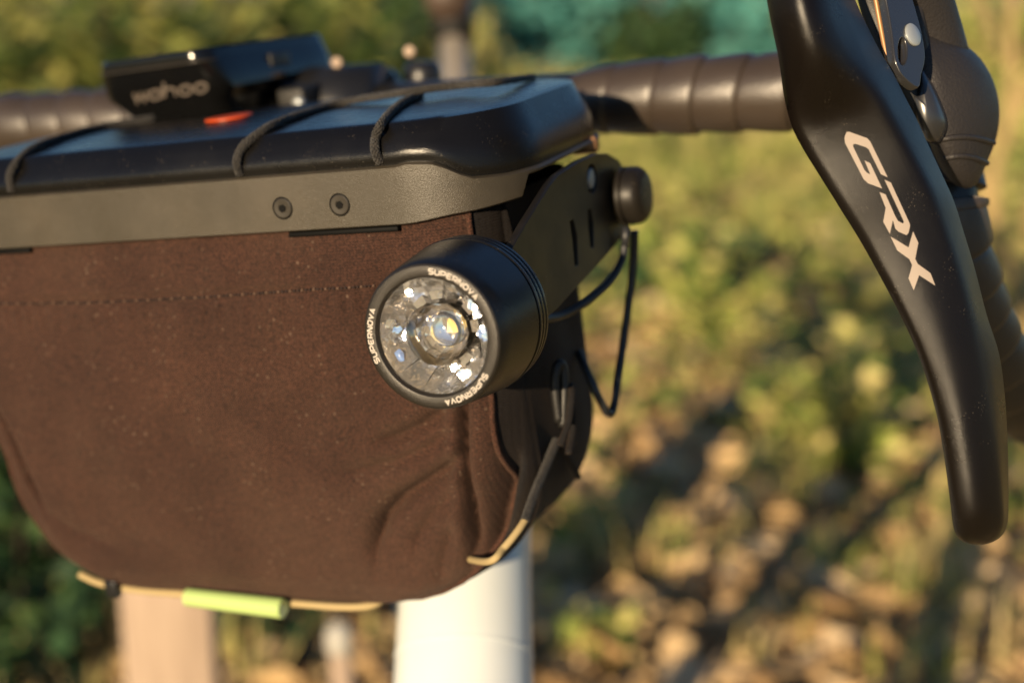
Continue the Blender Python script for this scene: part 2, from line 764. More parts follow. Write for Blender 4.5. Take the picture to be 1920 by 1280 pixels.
def wood():
    m, nt, b = new_mat('pale_wood')
    L = nt.links
    vec = coords(nt, scale=(1, 1, .06))
    r1 = ramp(nt, [(.3, (.26, .19, .14)), (.7, (.42, .32, .24))])
    L.new(noise(nt, vec, 60, 6, .7), r1.inputs[0])
    vec2 = coords(nt)
    kn = noise(nt, vec2, 9, 2)
    rk = ramp(nt, [(.66, 0.0), (.74, .6)])
    L.new(kn, rk.inputs[0])
    c = mixc(nt, rk.outputs[0], r1.outputs[0], (.16, .10, .06))
    L.new(c, b.inputs['Base Color'])
    b.inputs['Roughness'].default_value = .85
    return m


M['wood'] = wood()
M['cap_paint'] = flat('faded_white_paint', (.34, .33, .30), .7)

# ------------------------------------------------------------------ the setting
gv, gf = [], []
GN = 60
for i in range(GN + 1):
    for j in range(GN + 1):
        x = (i / GN * 2 - 1)
        y = (j / GN * 2 - 1)
        x = math.copysign(abs(x) ** 2.2, x) * 250
        y = math.copysign(abs(y) ** 2.2, y) * 250
        gv.append((x, y, .02 * math.sin(x * 1.3 + .5) * math.sin(y * 1.1) if abs(x) < 30 else 0))
for i in range(GN):
    for j in range(GN):
        a = i * (GN + 1) + j
        gf.append((a, a + GN + 1, a + GN + 2, a + 1))
tag(obj('ground', gv, gf, M['soil']), 'dry brown earth ground under the weeds', kind='structure')


def leaf(p, dirv, ln, wd, curl, side=None):
    """four-sided pointed leaf with a bend, 4 faces"""
    d = dirv.normalized()
    s = side or d.cross(Vector((rnd.uniform(-1, 1), rnd.uniform(-1, 1), rnd.uniform(-.3, 1)))).normalized()
    n = d.cross(s)
    m = p + d * ln * .5 + n * curl * ln
    e = p + d * ln
    a, b = m + s * wd / 2, m - s * wd / 2
    return [p, a, e, b], [(0, 1, 2), (0, 2, 3)]


def wedge(y0, y1, px0=-40, px1=1960):
    """a random ground point seen through the picture between two distances"""
    d = y0 * (y1 / y0) ** rnd.random()
    x = rnd.uniform((px0 - 960) / FPX, (px1 - 960) / FPX) * d * 1.08
    return x, d


# grass blades
g = MB()
for i_ in range(5000):
    x, y = wedge(1.7, 22) if i_ < 2600 else wedge(1.0, 18, -2200, 4100)
    k = max(1, y / 5)
    if y < 5.2 and rnd.random() < (.85 if x > -.15 else .93):
        continue
    if i_ >= 2600 and -.42 * y < x < .42 * y:
        continue
    n = rnd.randint(8, 16)
    hgt = rnd.uniform(.06, .2) * (1 + .06 * y)
    for _ in range(n):
        bx, by = x + rnd.gauss(0, .035 * k), y + rnd.gauss(0, .035 * k)
        h = hgt * rnd.uniform(.6, 1.2)
        wd = rnd.uniform(.004, .009) * k
        a = rnd.uniform(0, 6.28)
        lean = Vector((math.cos(a), math.sin(a), 0)) * h * rnd.uniform(.1, .8)
        s = Vector((-math.sin(a), math.cos(a), 0)) * wd / 2
        p = Vector((bx, by, -.01))
        m_ = p + lean * .35 + Vector((0, 0, h * .65))
        e = p + lean + Vector((0, 0, h * .95))
        g.add([p - s, p + s, m_ + s * .8, m_ - s * .8, e], [(0, 1, 2, 3), (3, 2, 4)])
tag(g.obj('grass', M['grass'], smooth=False), 'blurred yellow green grass covering the ground behind the bicycle', kind='stuff')

# broad-leaved ground cover
g = MB()
for i_ in range(3000):
    x, y = wedge(2.3, 26) if i_ < 1500 else wedge(1.3, 20, -2200, 4100)
    if i_ >= 1500 and -.42 * y < x < .42 * y:
        continue
    k = max(.8, y / 5)
    if y < 3.2 and x > .15 and rnd.random() < .6:
        continue
    hgt = rnd.uniform(.04, .16) * (1 + .05 * y)
    for _ in range(rnd.randint(9, 16)):
        a = rnd.uniform(0, 6.28)
        p = Vector((x + rnd.gauss(0, .05 * k), y + rnd.gauss(0, .05 * k), rnd.uniform(.2, 1) * hgt))
        d = Vector((math.cos(a), math.sin(a), rnd.uniform(-.2, .7)))
        g.add(*leaf(p, d, rnd.uniform(.035, .08) * k, rnd.uniform(.02, .045) * k, rnd.uniform(-.2, .2)))
tag(g.obj('ground_cover', M['cover'], smooth=False), 'blurred low broad leaved weeds spread over the ground', kind='stuff')

# fallen dry leaves, thickest low on the right
g = MB()
for i_ in range(11000):
    x, y = wedge(1.75, 7, 300, 1960) if i_ < 7500 else wedge(1.0, 8, -2200, 4100)
    if i_ >= 7500 and -.42 * y < x < .42 * y:
        continue
    if y > 4.2 and rnd.random() < .6:
        continue
    a = rnd.uniform(0, 6.28)
    p = Vector((x, y, rnd.uniform(.005, .035)))
    d = Vector((math.cos(a), math.sin(a), rnd.uniform(-.2, .4)))
    s = d.cross(Vector((rnd.gauss(-.55, .4), rnd.gauss(-.8, .4), .45))).normalized()
    g.add(*leaf(p, d, rnd.uniform(.07, .15), rnd.uniform(.045, .085), rnd.uniform(-.25, .25), s))
tag(g.obj('leaf_litter', M['litter'], smooth=False), 'blurred tan and brown fallen leaves on the ground at right', kind='stuff')


def plant(name, label, cat, x, y, hgt, spread, nstem, nleaf, ls, lm, group=None, lean=0.5):
    rt = root(name, Matrix.Translation((x, y, 0)), label, cat, group)
    st, lf = MB(), MB()
    for i in range(nstem):
        a = rnd.uniform(0, 6.28)
        rr = spread * math.sqrt(rnd.random())
        top = Vector((x + math.cos(a) * rr, y + math.sin(a) * rr, hgt * rnd.uniform(.6, 1.05)))
        base = Vector((x + math.cos(a) * rr * .3, y + math.sin(a) * rr * .3, -.02))
        pts = [base.lerp(top, t) + Vector((math.cos(a), math.sin(a), 0)) * spread * lean * t * t * .4 for t in (0, .25, .5, .75, 1)]
        st.add(*tube(pts, [ls * .07 * (1.1 - t) for t in (0, .25, .5, .75, 1)], 5))
        for j in range(nleaf):
            t = rnd.uniform(.12, 1)
            k = min(int(t * 4), 3)
            p = pts[k].lerp(pts[k + 1], t * 4 - k)
            b = rnd.uniform(0, 6.28)
            d = Vector((math.cos(b), math.sin(b), rnd.uniform(-.3, .8)))
            l_ = ls * rnd.uniform(.6, 1.2)
            lf.add(*leaf(p + d * l_ * .2, d, l_, l_ * rnd.uniform(.45, .7), rnd.uniform(-.2, .2)))
    st.obj('stem', M['bark'], rt)
    lf.obj('foliage', lm, rt, smooth=False)
    return rt


def ground_at(px, py):
    k = ray(px, py)
    t = -CAM.z / k.z
    return CAM + k * t


p = ground_at(1560, 905)
plant('leafy_weed', 'bushy yellow green weed growing left of the brake lever', 'weed', p.x, p.y, .30, .13, 16, 22, .065, M['yellow_leaf'])
p = ground_at(1090, 1275)
plant('leafy_weed', 'small green weed beside the white head tube', 'weed', p.x, p.y, .13, .05, 7, 12, .05, M['yellow_leaf'])
p = ground_at(1330, 640)
plant('leafy_weed', 'tall yellowish weed between the lamp bracket and the lever', 'weed', p.x, p.y, .34, .22, 18, 16, .07, M['yellow_leaf'])
p = ground_at(110, 1240)
plant('leafy_weed', 'low added weed, dark green for shade, left of the wooden post', 'weed', p.x, p.y, .16, .20, 16, 18, .06, M['dark_leaf'])  # dark weed added where the ground lies in shadow
p = ground_at(500, 1230)
plant('leafy_weed', 'low added weed, dark green for shade, between the wooden post and the stake', 'weed', p.x, p.y, .12, .16, 14, 16, .05, M['dark_leaf'])  # another dark weed put in to stand for shadow
p = ground_at(20, 1130)
plant('leafy_weed', 'dark green weed low at the left edge', 'weed', p.x, p.y, .30, .16, 16, 20, .07, M['dark_leaf'])
p = ground_at(1240, 560)
plant('leafy_weed', 'low dark green weed behind the cable loop', 'weed', p.x, p.y, .2, .35, 16, 16, .09, M['dark_leaf'])
p = ground_at(300, 330)
plant('shrub', 'large sunlit yellow green shrub behind the bike computer', 'shrub', p.x, p.y, 1.0, 1.1, 70, 26, .15, M['shrub_leaf'])
p = ground_at(-60, 330)
plant('shrub', 'sunlit yellow green shrub at the upper left corner', 'shrub', p.x, p.y, 1.05, .9, 50, 26, .15, M['shrub_leaf'])
p = ground_at(690, 190)
plant('shrub', 'shrub behind the handlebar stem, shade put into its very dark green leaves', 'shrub', p.x, p.y, 1.2, .8, 60, 34, .16, M['dark_leaf'])  # dark leaf colour carries the shade on this bush
p = ground_at(1040, 160)
plant('shrub', 'shrub standing in for bluish shaded grass behind the middle of the handlebar', 'shrub', p.x, p.y, 1.1, .7, 60, 34, .16, M['teal_shade_leaf'])  # stands in for distant grass in bluish shade
p = ground_at(1390, 160)
plant('shrub', 'shrub standing in for bluish shaded grass left of the top of the brake lever', 'shrub', p.x, p.y, 1.0, .6, 60, 34, .16, M['teal_shade_leaf'])  # second stand-in for the shaded grass, shade in its leaf colour
p = ground_at(1210, 165)
plant('shrub', 'dark shrub between the two shade coloured shrubs', 'shrub', p.x, p.y, .8, .45, 50, 30, .14, M['dark_leaf'])
p = ground_at(1800, 170)
plant('shrub', 'yellowish shrub behind the lever hood', 'shrub', p.x, p.y, .9, 1.5, 50, 26, .16, M['yellow_leaf'])


def stalk(px, D, y0, y1, rad, label):
    a, b = at(px[0], y0, D), at(px[1], y1, D)
    base = Vector((b.x + .30, b.y, 0))
    rt = root('dry_stalk', Matrix.Translation(base), label, 'stalk')
    pts = smooth_path([base, b, (a + b) / 2 + Vector((.006, 0, 0)), a], 16)
    obj('stem', *tube(pts, [rad * (1.1 - .4 * i / 15) for i in range(16)], 8), M['straw'], rt)
    lf = MB()
    for t in (5, 8, 11, 14):
        for s in (-1, 1):
            d = Vector((s * .5, .1, 1))
            lf.add(*leaf(pts[t], d, .22, .02, .08 * s))
    lf.obj('blade', M['straw'], rt, smooth=False)


stalk((1897, 1880), 2.1, -60, 470, .011, 'tall pale straw stalk at the right edge behind the brake hood')

# wooden post, lower left
pp = at(325, 1200, 1.45)
rt = root('wooden_post', Matrix.Translation((pp.x, pp.y, 0)), 'pale square wooden post standing below the left part of the bag', 'post')
m = Matrix.Translation((pp.x, pp.y, .40)) @ Matrix.Rotation(R(8), 4, 'Z')
obj('shaft', *box(m, .088, .088, .80, .006), M['wood'], rt, auto=40)
m = Matrix.Translation((pp.x, pp.y, .815)) @ Matrix.Rotation(R(8), 4, 'Z')
obj('cap', *box(m, .096, .096, .03, .008), M['wood'], rt, auto=40)
# thin stake with white cap
pp = at(640, 1180, 1.3)
rt = root('marker_stake', Matrix.Translation((pp.x, pp.y, 0)), 'thin grey stake with a white cap left of the white tube', 'stake')
top = at(636, 1178, 1.3)
foot = Vector((top.x + .02, top.y, 0))
obj('shaft', *tube([foot, top], .011, 10), M['wood'], rt)
obj('cap', *revolve(top - Vector((0, 0, .022)), Vector((0, 0, 1)), [(0, .011), (.002, .013), (.018, .013), (.025, .010), (.028, .004)], 20, True, True), M['cap_paint'], rt)

# ------------------------------------------------------------------ handlebar bag
bag = root('handlebar_bag', frame(Bg(-66, 50, -150), BU, BV, BW), 'brown canvas handlebar bag with a black hard lid', 'bag')
UL, UR, VD, RC = -190.0, 59.5, 124.0, 38.0


def rrect(u0, u1, v0, v1, r, nc=14, nu=26, nv=10):
    """closed outline starting at the front, going right; yields (u, v, corner-parameter)"""
    out = []
    for i in range(nu):
        out.append((u0 + r + (u1 - u0 - 2 * r) * i / nu, v0, 0.0, 'F'))
    for i in range(nc):
        a = R(90) * i / nc
        out.append((u1 - r + r * math.sin(a), v0 + r - r * math.cos(a), math.degrees(a), 'FR'))
    for i in range(nv):
        out.append((u1, v0 + r + (v1 - v0 - 2 * r) * i / nv, 90, 'R'))
    for i in range(nc):
        a = R(90) * i / nc
        out.append((u1 - r + r * math.cos(a), v1 - r + r * math.sin(a), 90, 'BR'))
    for i in range(nu):
        out.append((u1 - r - (u1 - u0 - 2 * r) * i / nu, v1, 90, 'B'))
    for i in range(nc):
        a = R(90) * i / nc
        out.append((u0 + r - r * math.sin(a), v1 - r + r * math.cos(a), 90, 'BL'))
    for i in range(nv):
        out.append((u0, v1 - r - (v1 - v0 - 2 * r) * i / nv, 90, 'L'))
    for i in range(nc):
        a = R(90) * i / nc
        out.append((u0 + r - r * math.cos(a), v0 + r - r * math.sin(a), 90 - math.degrees(a), 'FL'))
    return out


def interp(x, tab):
    if x <= tab[0][0]:
        return tab[0][1]
    for (a, b), (c, d) in zip(tab, tab[1:]):
        if x <= c:
            t = (x - a) / (c - a)
            t = t * t * (3 - 2 * t)
            return b + (d - b) * t
    return tab[-1][1]


def seam_w(q):
    return interp(q[2], [(0, 12.3), (8, 13.0), (16, 12.4), (42, 5.2), (60, 4.4), (90, 4.2)])


def low_w(q):
    return interp(q[2], [(0, -8), (30, -6.4), (68, -5.2), (69, 1.5), (90, 1.8)])


def outline(ins):
    return rrect(UL + ins, UR - ins, ins, VD - ins, RC - ins * .75)


# cover of the lid
rings = []
prof = [(1.6, -2.0), (1.6, .6), (1.5, .9), (1.5, 3), (1.9, 6.0), (2.9, 8.6), (4.6, 10.6), (7, 12.0), (10, 12.5), (15, 12.8), (22, 13.1), (30, 13.3), (38, 13.5), (46, 13.6)]
topref = 12.3
for ins, dz in prof:
    o_ = outline(ins)
    ring = []
    for q, q0 in zip(o_, outline(0)):
        sw = seam_w(q0)
        if dz <= 3:
            w = sw + dz
        else:
            w = sw + 3 + (topref + dz - sw - 3) * ((dz - 3) / (15.0 - 3)) ** .8 if dz < 12 else topref + dz
        ring.append(Bg(q[0], q[1], w))
    rings.append(ring)
lv, lf_ = loft(rings, True, True)
lid = obj('lid', lv, lf_, M['lid'], bag, auto=50)
lid_tree = bvh(lid)

# the belt (rim) round the front of the lid
O0 = outline(0)
rings = [[], [], [], [], [], [], []]
for q, qi in zip(O0, outline(3.5)):
    a, b = low_w(q), seam_w(q) - .6
    rings[0].append(Bg(qi[0], qi[1], a))
    c = .5
    for k, (w, s) in enumerate(((a, .25), (a + .6, 0), ((a + b) / 2, 0), (b - .7, 0), (b, .25))):
        rings[k + 1].append(Bg(q[0] + (qi[0] - q[0]) * s, q[1] + (qi[1] - q[1]) * s, w))
    rings[6].append(Bg(qi[0], qi[1], b))
v, f = loft(rings, False, False)
rim = obj('rim', v, f, M['rim'], lid, auto=45)

# countersunk screws
for px, py in ((530, 390.5), (637, 384)):
    c = on_v(px, py, 0)
    s = obj('screw', *revolve(c + BV * .0005, -BV, [(0, .0034), (.0006, .0034), (.0008, .0031), (.0007, .0016), (.00055, .0015)], 32, False, True), M['screw'], lid, auto=30)
    obj('groove', *revolve(c + BV * .0004, -BV, [(0, .0039), (.00047, .0039), (.00047, .0034), (0, .0034)], 32), M['bit'], s)
    hexa = [c - BV * .00145 * 0 + (BU * math.cos(R(60 * i + 12)) + BW * math.sin(R(60 * i + 12))) * .0014 for i in range(6)]
    obj('socket', [h - BV * .0002 for h in hexa] + [h - BV * .00038 for h in hexa], loft([[0] * 6, [0] * 6])[1], M['bit'], s, smooth=False)
# small flanges under the rim
for u0, u1 in ((-23, 19), (-155, -135)):
    m = frame(Bg((u0 + u1) / 2, 6, -9.2), BU, BV, BW)
    obj('flange', *box(m, (u1 - u0) * .001, .010, .0018, .0005), M['bit'], lid, auto=40)
# brass bolt at the rear corner
obj('bolt', *revolve(on_u(1106, 272, 57), BU, [(-.006, .0032), (.002, .0032), (.0028, .0024), (.003, .0005)], 16, True, True), M['copper'], lid)

# ---- fabric body
def body_lim(w):
    """plan limits at height w"""
    u0, u1, v0, v1 = -184.0, 46.5, 4.0, 103.0
    # bottom corners seen from the front
    if w < -100:
        c = min((-100 - w) / 58.5, 1)
        u0 += 52 * (1 - math.sqrt(max(1 - c * c, 0)))
    if w < -98:
        c = min((-98 - w) / 60.5, 1)
        u1 -= 80 * (1 - math.sqrt(max(1 - c * c, 0)))
    v0 += 8.0 * max(0, (-w - 62) / 86.0) ** 1.6
    if w < -141:
        c = min((-141 - w) / 17.5, 1)
        s = 15 * (1 - math.sqrt(max(1 - c * c, 0)))
        v0 += s
        v1 -= s * 2
    return u0, u1, v0, v1


def seg(p, a, b):
    a, b = Vector(a), Vector(b)
    d = b - a
    t = max(0, min(1, (p - a).dot(d) / d.length_squared))
    return (p - (a + d * t)).length, t


def uw(px, py):
    q = to_bag(on_v(px, py, 0))
    return (q.x, q.z)


# folds in the canvas: polyline in (u, w), depth (mm, into the bag), width (mm)
FOLDS = [
    ([uw(860, 700), uw(860, 770), uw(862, 860), uw(870, 960), uw(868, 1040), uw(850, 1110)], 8.5, 1.5),
    ([uw(846, 740), uw(850, 870), uw(854, 960), uw(848, 1060)], -1.6, 4),
    ([uw(866, 845), uw(848, 868), uw(822, 893), uw(785, 918), uw(740, 946), uw(704, 985), uw(686, 1040), uw(684, 1100)], 7.5, 2.6),
    ([uw(862, 800), uw(830, 822), uw(790, 850), uw(740, 872), uw(690, 884), uw(620, 890)], 4.6, 2.6),
    ([uw(845, 760), uw(812, 785), uw(780, 808), uw(735, 828), uw(685, 832)], 6.5, 2.8),
    ([uw(866, 905), uw(840, 935), uw(800, 972), uw(770, 1015), uw(755, 1075)], 2.6, 2.6),
    ([uw(800, 1130), uw(806, 1080), uw(822, 1030), uw(845, 985)], 2.0, 2.4),
    ([uw(945, 850), uw(938, 900), uw(920, 965), uw(902, 1035), uw(890, 1075)], 8.5, 3.2),
    ([uw(905, 760), uw(908, 850), uw(898, 960)], -2.0, 6),
    ([uw(-40, 740), uw(-10, 790), uw(20, 850), uw(45, 920), uw(75, 990)], 4.5, 1.8),
    ([uw(-30, 850), uw(5, 900), uw(30, 950), uw(60, 1010)], 2.4, 3.0),
    ([uw(60, 960), uw(120, 1010), uw(220, 1050)], 1.6, 4),
    ([uw(300, 900), uw(420, 1000), uw(600, 1060)], .9, 14),
    ([uw(120, 760), uw(260, 700), uw(480, 690)], -.9, 16),
    ([uw(640, 700), uw(560, 780), uw(540, 880)], .8, 10),
    ([uw(690, 560), uw(400, 585), uw(0, 606)], -.7, 8),
    ([uw(700, 535), uw(400, 553), uw(150, 566), uw(-20, 569)], 2.0, 1.2),
    ([uw(760, 480), uw(720, 520), uw(700, 600), uw(690, 690)], 2.0, 5),
]


def fold(u, w):
    p = Vector((u, w))
    h = 0
    for pl, dep, wd in FOLDS:
        best = 1e9
        bt = 0
        n = len(pl) - 1
        for i in range(n):
            d, t = seg(p, pl[i], pl[i + 1])
            if d < best:
                best, bt = d, (i + t) / n
        if best < wd * 3:
            tq = min(1, min(bt, 1 - bt) * 3.5)
            taper = 1.35 * (.08 + .92 * tq * tq * (3 - 2 * tq))
            h += dep * taper * math.exp(-(best / wd) ** (1.15 if dep > 1 else 2))
    sd = abs(w - (-32.5 + .012 * u))
    h += .35 * math.exp(-(sd / 5.0) ** 2) * math.sin(u * .9 + 2 * math.sin(u * .13)) + .35 * math.sin(u * .09 + w * .05) + .25 * math.sin(u * .23 - w * .17 + 1)
    return h


W_LEVELS = [-6 - 135 * i / 98 for i in range(99)] + [-141 - 17.5 * math.sin(R(90) * i / 14) for i in range(1, 15)]
rings = []
info = []
for w in W_LEVELS:
    u0, u1, v0, v1 = body_lim(w)
    rr = min(21.0, (u1 - u0) / 2 - .5, (v1 - v0) / 2 - .5)
    ring = []
    inf = []
    for q in rrect(u0, u1, v0, v1, rr, nc=40, nu=300, nv=24):
        u, v = q[0], q[1]
        s = q[3]
        if s in ('F', 'FR', 'FL'):
            k = 1.0 if s == 'F' else max(0, min(1, (70 - q[2]) / 25.0))
            mid = math.sin(math.pi * max(0, min(1, (u + 184) / 235))) ** .5
            dv = -7.5 * mid * math.sin(math.pi * min(1, max(0, (-w - 6) / 140))) ** .7
            v += (dv + fold(u, w)) * k
        elif s == 'R':
            t = (v - v0) / (v1 - v0)
            u += 1.2 * math.sin(v * .12 + w * .06) + 2.5 * math.sin(math.pi * t) * math.sin(math.pi * min(1, (-w) / 130))
        ring.append(Bg(u, v, w))
        inf.append((s, q[2]))
    rings.append(ring)
    info = inf
n = len(rings[0])
verts = [p for r_ in rings for p in r_]
ff, fs = [], []
for i in range(len(rings) - 1):
    for j in range(n):
        k = (j + 1) % n
        s, a = info[j]
        isf = s == 'F' or (s in ('FR', 'FL') and a < 48)
        (ff if isf else fs).append((i * n + j, (i + 1) * n + j, (i + 1) * n + k, i * n + k))
bot = tuple((len(rings) - 1) * n + j for j in range(n))
fs.append(bot)


def compact(v, f):
    ids = sorted({i for q in f for i in q})
    mp = {a: b for b, a in enumerate(ids)}
    return [v[i] for i in ids], [tuple(mp[i] for i in q) for q in f]


front = obj('front_panel', *compact(verts, ff), M['brown'], bag)
side = obj('side_panel', *compact(verts, fs), M['black_fabric'], bag)
side['label'] = 'black fabric sides of the bag'
# piping where the canvas meets the black sides
for sgn, key in ((1, 'FR'), (-1, 'FL')):
    idx = [j for j in range(n) if info[j][0] == key and abs(info[j][1] - 46) < 2][0]
    pts = [rings[i][idx] + BU * .0006 * sgn for i in range(0, len(rings), 3)]
    obj('piping', *tube(pts, .0010, 8), M['piping'], bag)
front_tree = bvh(front)
# row of stitches under the rim
st, sp = MB(), MB()
a, b = Vector((-12, 570)), Vector((700, 535))
i = 0
x = a.x
while x < b.x:
    y = 569 - 5 * max(0, (x - 150) / 550) - 29 * max(0, (x - 150) / 550) ** 1.3
    p0, p1 = hit(front_tree, x, y, .00035), hit(front_tree, x + 4.6, y - .3, .00035)
    if p0 and p1:
        (st if i % 3 else sp).add(*tube([p0, (p0 + p1) / 2 - BV * .0002, p1], [.00025, .0005, .00025], 6))
    x += 7.4
    i += 1
tag(st.obj('stitching', M['stitch'], bag), kind='stuff')
tag(sp.obj('stitching', M['stitch_pale'], bag), kind='stuff')

# shock cords over the lid
def lid_path(px, off):
    out = []
    for x, y in px:
        p = hit(lid_tree, x, y, off)
        if p is None:
            k = ray(x, y)
            t = (Bg(0, 0, 29.5) - CAM).dot(BW) / k.dot(BW)
            p = CAM + k * t
            if to_bag(p).y > 118:
                p = on_v(x, y, 112)
        out.append(p)
    return out


def cord(px, r_=.00145, start=None):
    pts = lid_path(px, r_ * .95)
    if start:
        pts = [on_v(start[0], start[1], 1.8)] + pts
    path = smooth_path(pts, 150)
    cm_ = MB().add(*tube(path, r_ * .86, 10))
    nrm = None
    fr = []
    cum_ = 0
    for i in range(len(path)):
        t = (path[min(i + 1, 149)] - path[max(i - 1, 0)]).normalized()
        nrm = t.orthogonal().normalized() if nrm is None else (nrm - t * nrm.dot(t)).normalized()
        cum_ += (path[i] - path[i - 1]).length if i else 0
        fr.append((path[i], nrm, t.cross(nrm), cum_))
    for sg in (-1, 1):
        for k in range(7):
            st_ = []
            for p, a, b, c in fr:
                g_ = 2 * math.pi * k / 7 + sg * c / .0085 * 2 * math.pi
                rr_ = r_ * (.88 + .07 * math.cos(7 * g_ * .5 + sg))
                st_.append(p + (a * math.cos(g_) + b * math.sin(g_)) * rr_)
            cm_.add(*tube(st_, r_ * .20, 4))
    return cm_.obj('shock_cord', M['cord'], lid)


cord([(449, 308), (454, 288), (470, 268), (505, 246), (560, 223), (640, 200), (760, 173), (850, 161), (930, 154), (1000, 151)], start=(450, 328))
cord([(708, 286), (708, 262), (720, 234), (750, 204), (790, 184)], start=(713, 305))
cord([(24, 332), (36, 308), (66, 284), (130, 260), (200, 242), (290, 228)], start=(22, 358))
# tan cord under the bag, its shaded end coloured dark, green sleeve, tab
def bag_uw(px, py, v):
    return on_v(px, py, v)


tc = [bag_uw(150, 1076, 16), bag_uw(190, 1093, 16), bag_uw(260, 1106, 17), bag_uw(360, 1114, 18), bag_uw(520, 1128, 18), bag_uw(690, 1135, 20), bag_uw(740, 1090, 34)]
obj('under_cord', *tube(smooth_path(tc, 70), .0015, 10), M['tan'], bag)
tc = [bag_uw(850, 1040, 34), on_u(915, 1052, 37), on_u(945, 1026, 42.5), on_u(970, 996, 46), on_u(986, 972, 47.5)]
obj('under_cord', *tube(smooth_path(tc, 40), .0013, 10), M['tan'], bag)
tc = [on_u(984, 976, 47.6), on_u(1002, 925, 48.0), on_u(1025, 870, 48.8), on_u(1044, 824, 50)]
obj('side_cord', *tube(smooth_path(tc, 40), .0016, 10), M['cord'], bag)  # shaded stretch of the tan cord, shade put into a dark colour
m0, m1 = bag_uw(350, 1118, 12), bag_uw(532, 1140, 12)
ax = (m1 - m0).normalized()
obj('cord_sleeve', *revolve(m0, ax, [(0, .0026), (.0005, .0036), ((m1 - m0).length - .0005, .0040), ((m1 - m0).length, .0034), ((m1 - m0).length, .0020)], 20, True, True), M['green'], bag, auto=40)
m = frame(bag_uw(212, 1102, 14), BU, BV, BW)
obj('tab', *box(m, .0062, .004, .008, .0012), M['black'], bag, auto=40)
# side loops and cords at the right end
s0 = [on_u(1048, 790, 55), on_u(1040, 720, 55), on_u(1046, 684, 56), on_u(1056, 690, 57), on_u(1058, 730, 57), on_u(1055, 800, 56)]
obj('side_loop', *tube(smooth_path(s0, 40), .0017, 10), M['matte'], bag)
s1 = [on_u(1050, 835, 58), on_u(1066, 790, 60), on_u(1072, 735, 60), on_u(1070, 728, 57), on_u(1074, 800, 56), on_u(1066, 850, 56)]
obj('side_strap', *tube(smooth_path(s1, 40), .0012, 8), M['black_fabric'], bag)
s2 = [on_u(1050, 832, 50), on_u(1068, 862, 49), on_u(1083, 892, 48)]
obj('side_cord', *tube(smooth_path(s2, 20), .0014, 8), M['black_fabric'], bag)

# ------------------------------------------------------------------ headlight
LC = on_v(807, 633, -50)                  # centre of the front ring
LA = cvec(1132, 735, 2667)                # axis, towards the rear
LX = (cr - LA * cr.dot(LA)).normalized()
LY = LX.cross(LA) * -1
LY = (cu - LA * cu.dot(LA) - LX * cu.dot(LX)).normalized()
lamp = root('headlight', frame(LC + LA * .04 - LY * .024, LX, LA, LY), 'round black headlight with clear reflector in front of the brown bag', 'headlight')
mm = .001
RO = 21.9


def rev(prof, n=96, **k):
    return revolve(LC, LA, [(a * mm, b * mm) for a, b in prof], n, xdir=LX, **k)


obj('housing', *rev([(.6, RO - .35), (1.4, RO + .15), (7, RO + .9), (13, RO + 1.6), (20, RO + 2.3), (24.0, RO + 2.7), (24.4, RO + 2.3), (24.4, RO - .5)]), M['anod'], lamp, auto=40)
for k in range(3):
    a0 = 25.2 + k * 2.8
    r_ = RO + 2.9 - k * .15
    obj('cooling_fin', *rev([(a0, RO), (a0, r_ - .3), (a0 + .3, r_), (a0 + 1.4, r_), (a0 + 1.7, r_ - .3), (a0 + 1.7, RO)]), M['anod'], lamp, auto=40)
obj('rear_shell', *rev([(24.4, RO - .6), (33, RO + .3), (34, RO + 1.8), (35.5, RO + 1.0), (37.5, RO - 2), (40, RO - 7), (42, RO - 14), (42, 1)], cap1=True), M['anod'], lamp, auto=40)
RI = 17.9
bez = obj('bezel', *rev([(1.6, RI - .4), (.5, RI - .1), (.12, RI + .25), (0, RI + .6), (0, RO - .9), (.15, RO - .55), (.65, RO - .1), (1.4, RO - .1)], cap0=False), M['bezel'], lamp, auto=28)
# lettering round the bezel, three times
tv, tf, tw = text2d('SUPERNOVA', .29, 1.42)
hgt = 1.45
rin = 19.05
for cen in (24, 142, 266):
    span = 49.0
    vv = []
    for x, y in tv:
        ang = R(cen + (x / tw - .5) * span)
        rr = (rin + y * hgt) * mm
        vv.append(LC - LA * .00006 + (LX * math.sin(ang) + LY * math.cos(ang)) * rr)
    obj('lettering', vv, tf, M['laser'], bez, smooth=False)
# reflector: fluted bowl with facets
rj = random.Random(11)
NSEC = 13
v, f, sharp = [], [], []
hv = ((CAM - LC).normalized() + to_sun).normalized()
for k in range(NSEC):
    a0, a1 = 2 * math.pi * k / NSEC, 2 * math.pi * (k + 1) / NSEC
    tw_, am = rj.uniform(-1.1, 1.1), rj.choice((-1.0, -.7, .6, .9))
    b0 = len(v)
    NT, NA = 9, 7
    for i in range(NT + 1):
        t = i / NT
        for j in range(NA + 1):
            q = j / NA
            a = a0 + (a1 - a0) * q
            r_ = RI - .4 + (8.0 - RI + .4) * t
            dep = 1.9 + 13.5 * t ** .72
            env = math.sin(math.pi * t)
            dep += env * (am * math.sin(math.pi * q) * 1.1 + tw_ * (q - .5) * 1.6) + .25 * math.sin(t * 15 + k) * env
            v.append(LC + LA * dep * mm + (LX * math.sin(a) + LY * math.cos(a)) * r_ * mm)
    for i in range(NT):
        for j in range(NA):
            p_ = b0 + i * (NA + 1) + j
            f.append((p_, p_ + 1, p_ + NA + 2, p_ + NA + 1))
rf = obj('reflector', v, f, M['chrome'], lamp, smooth=True)
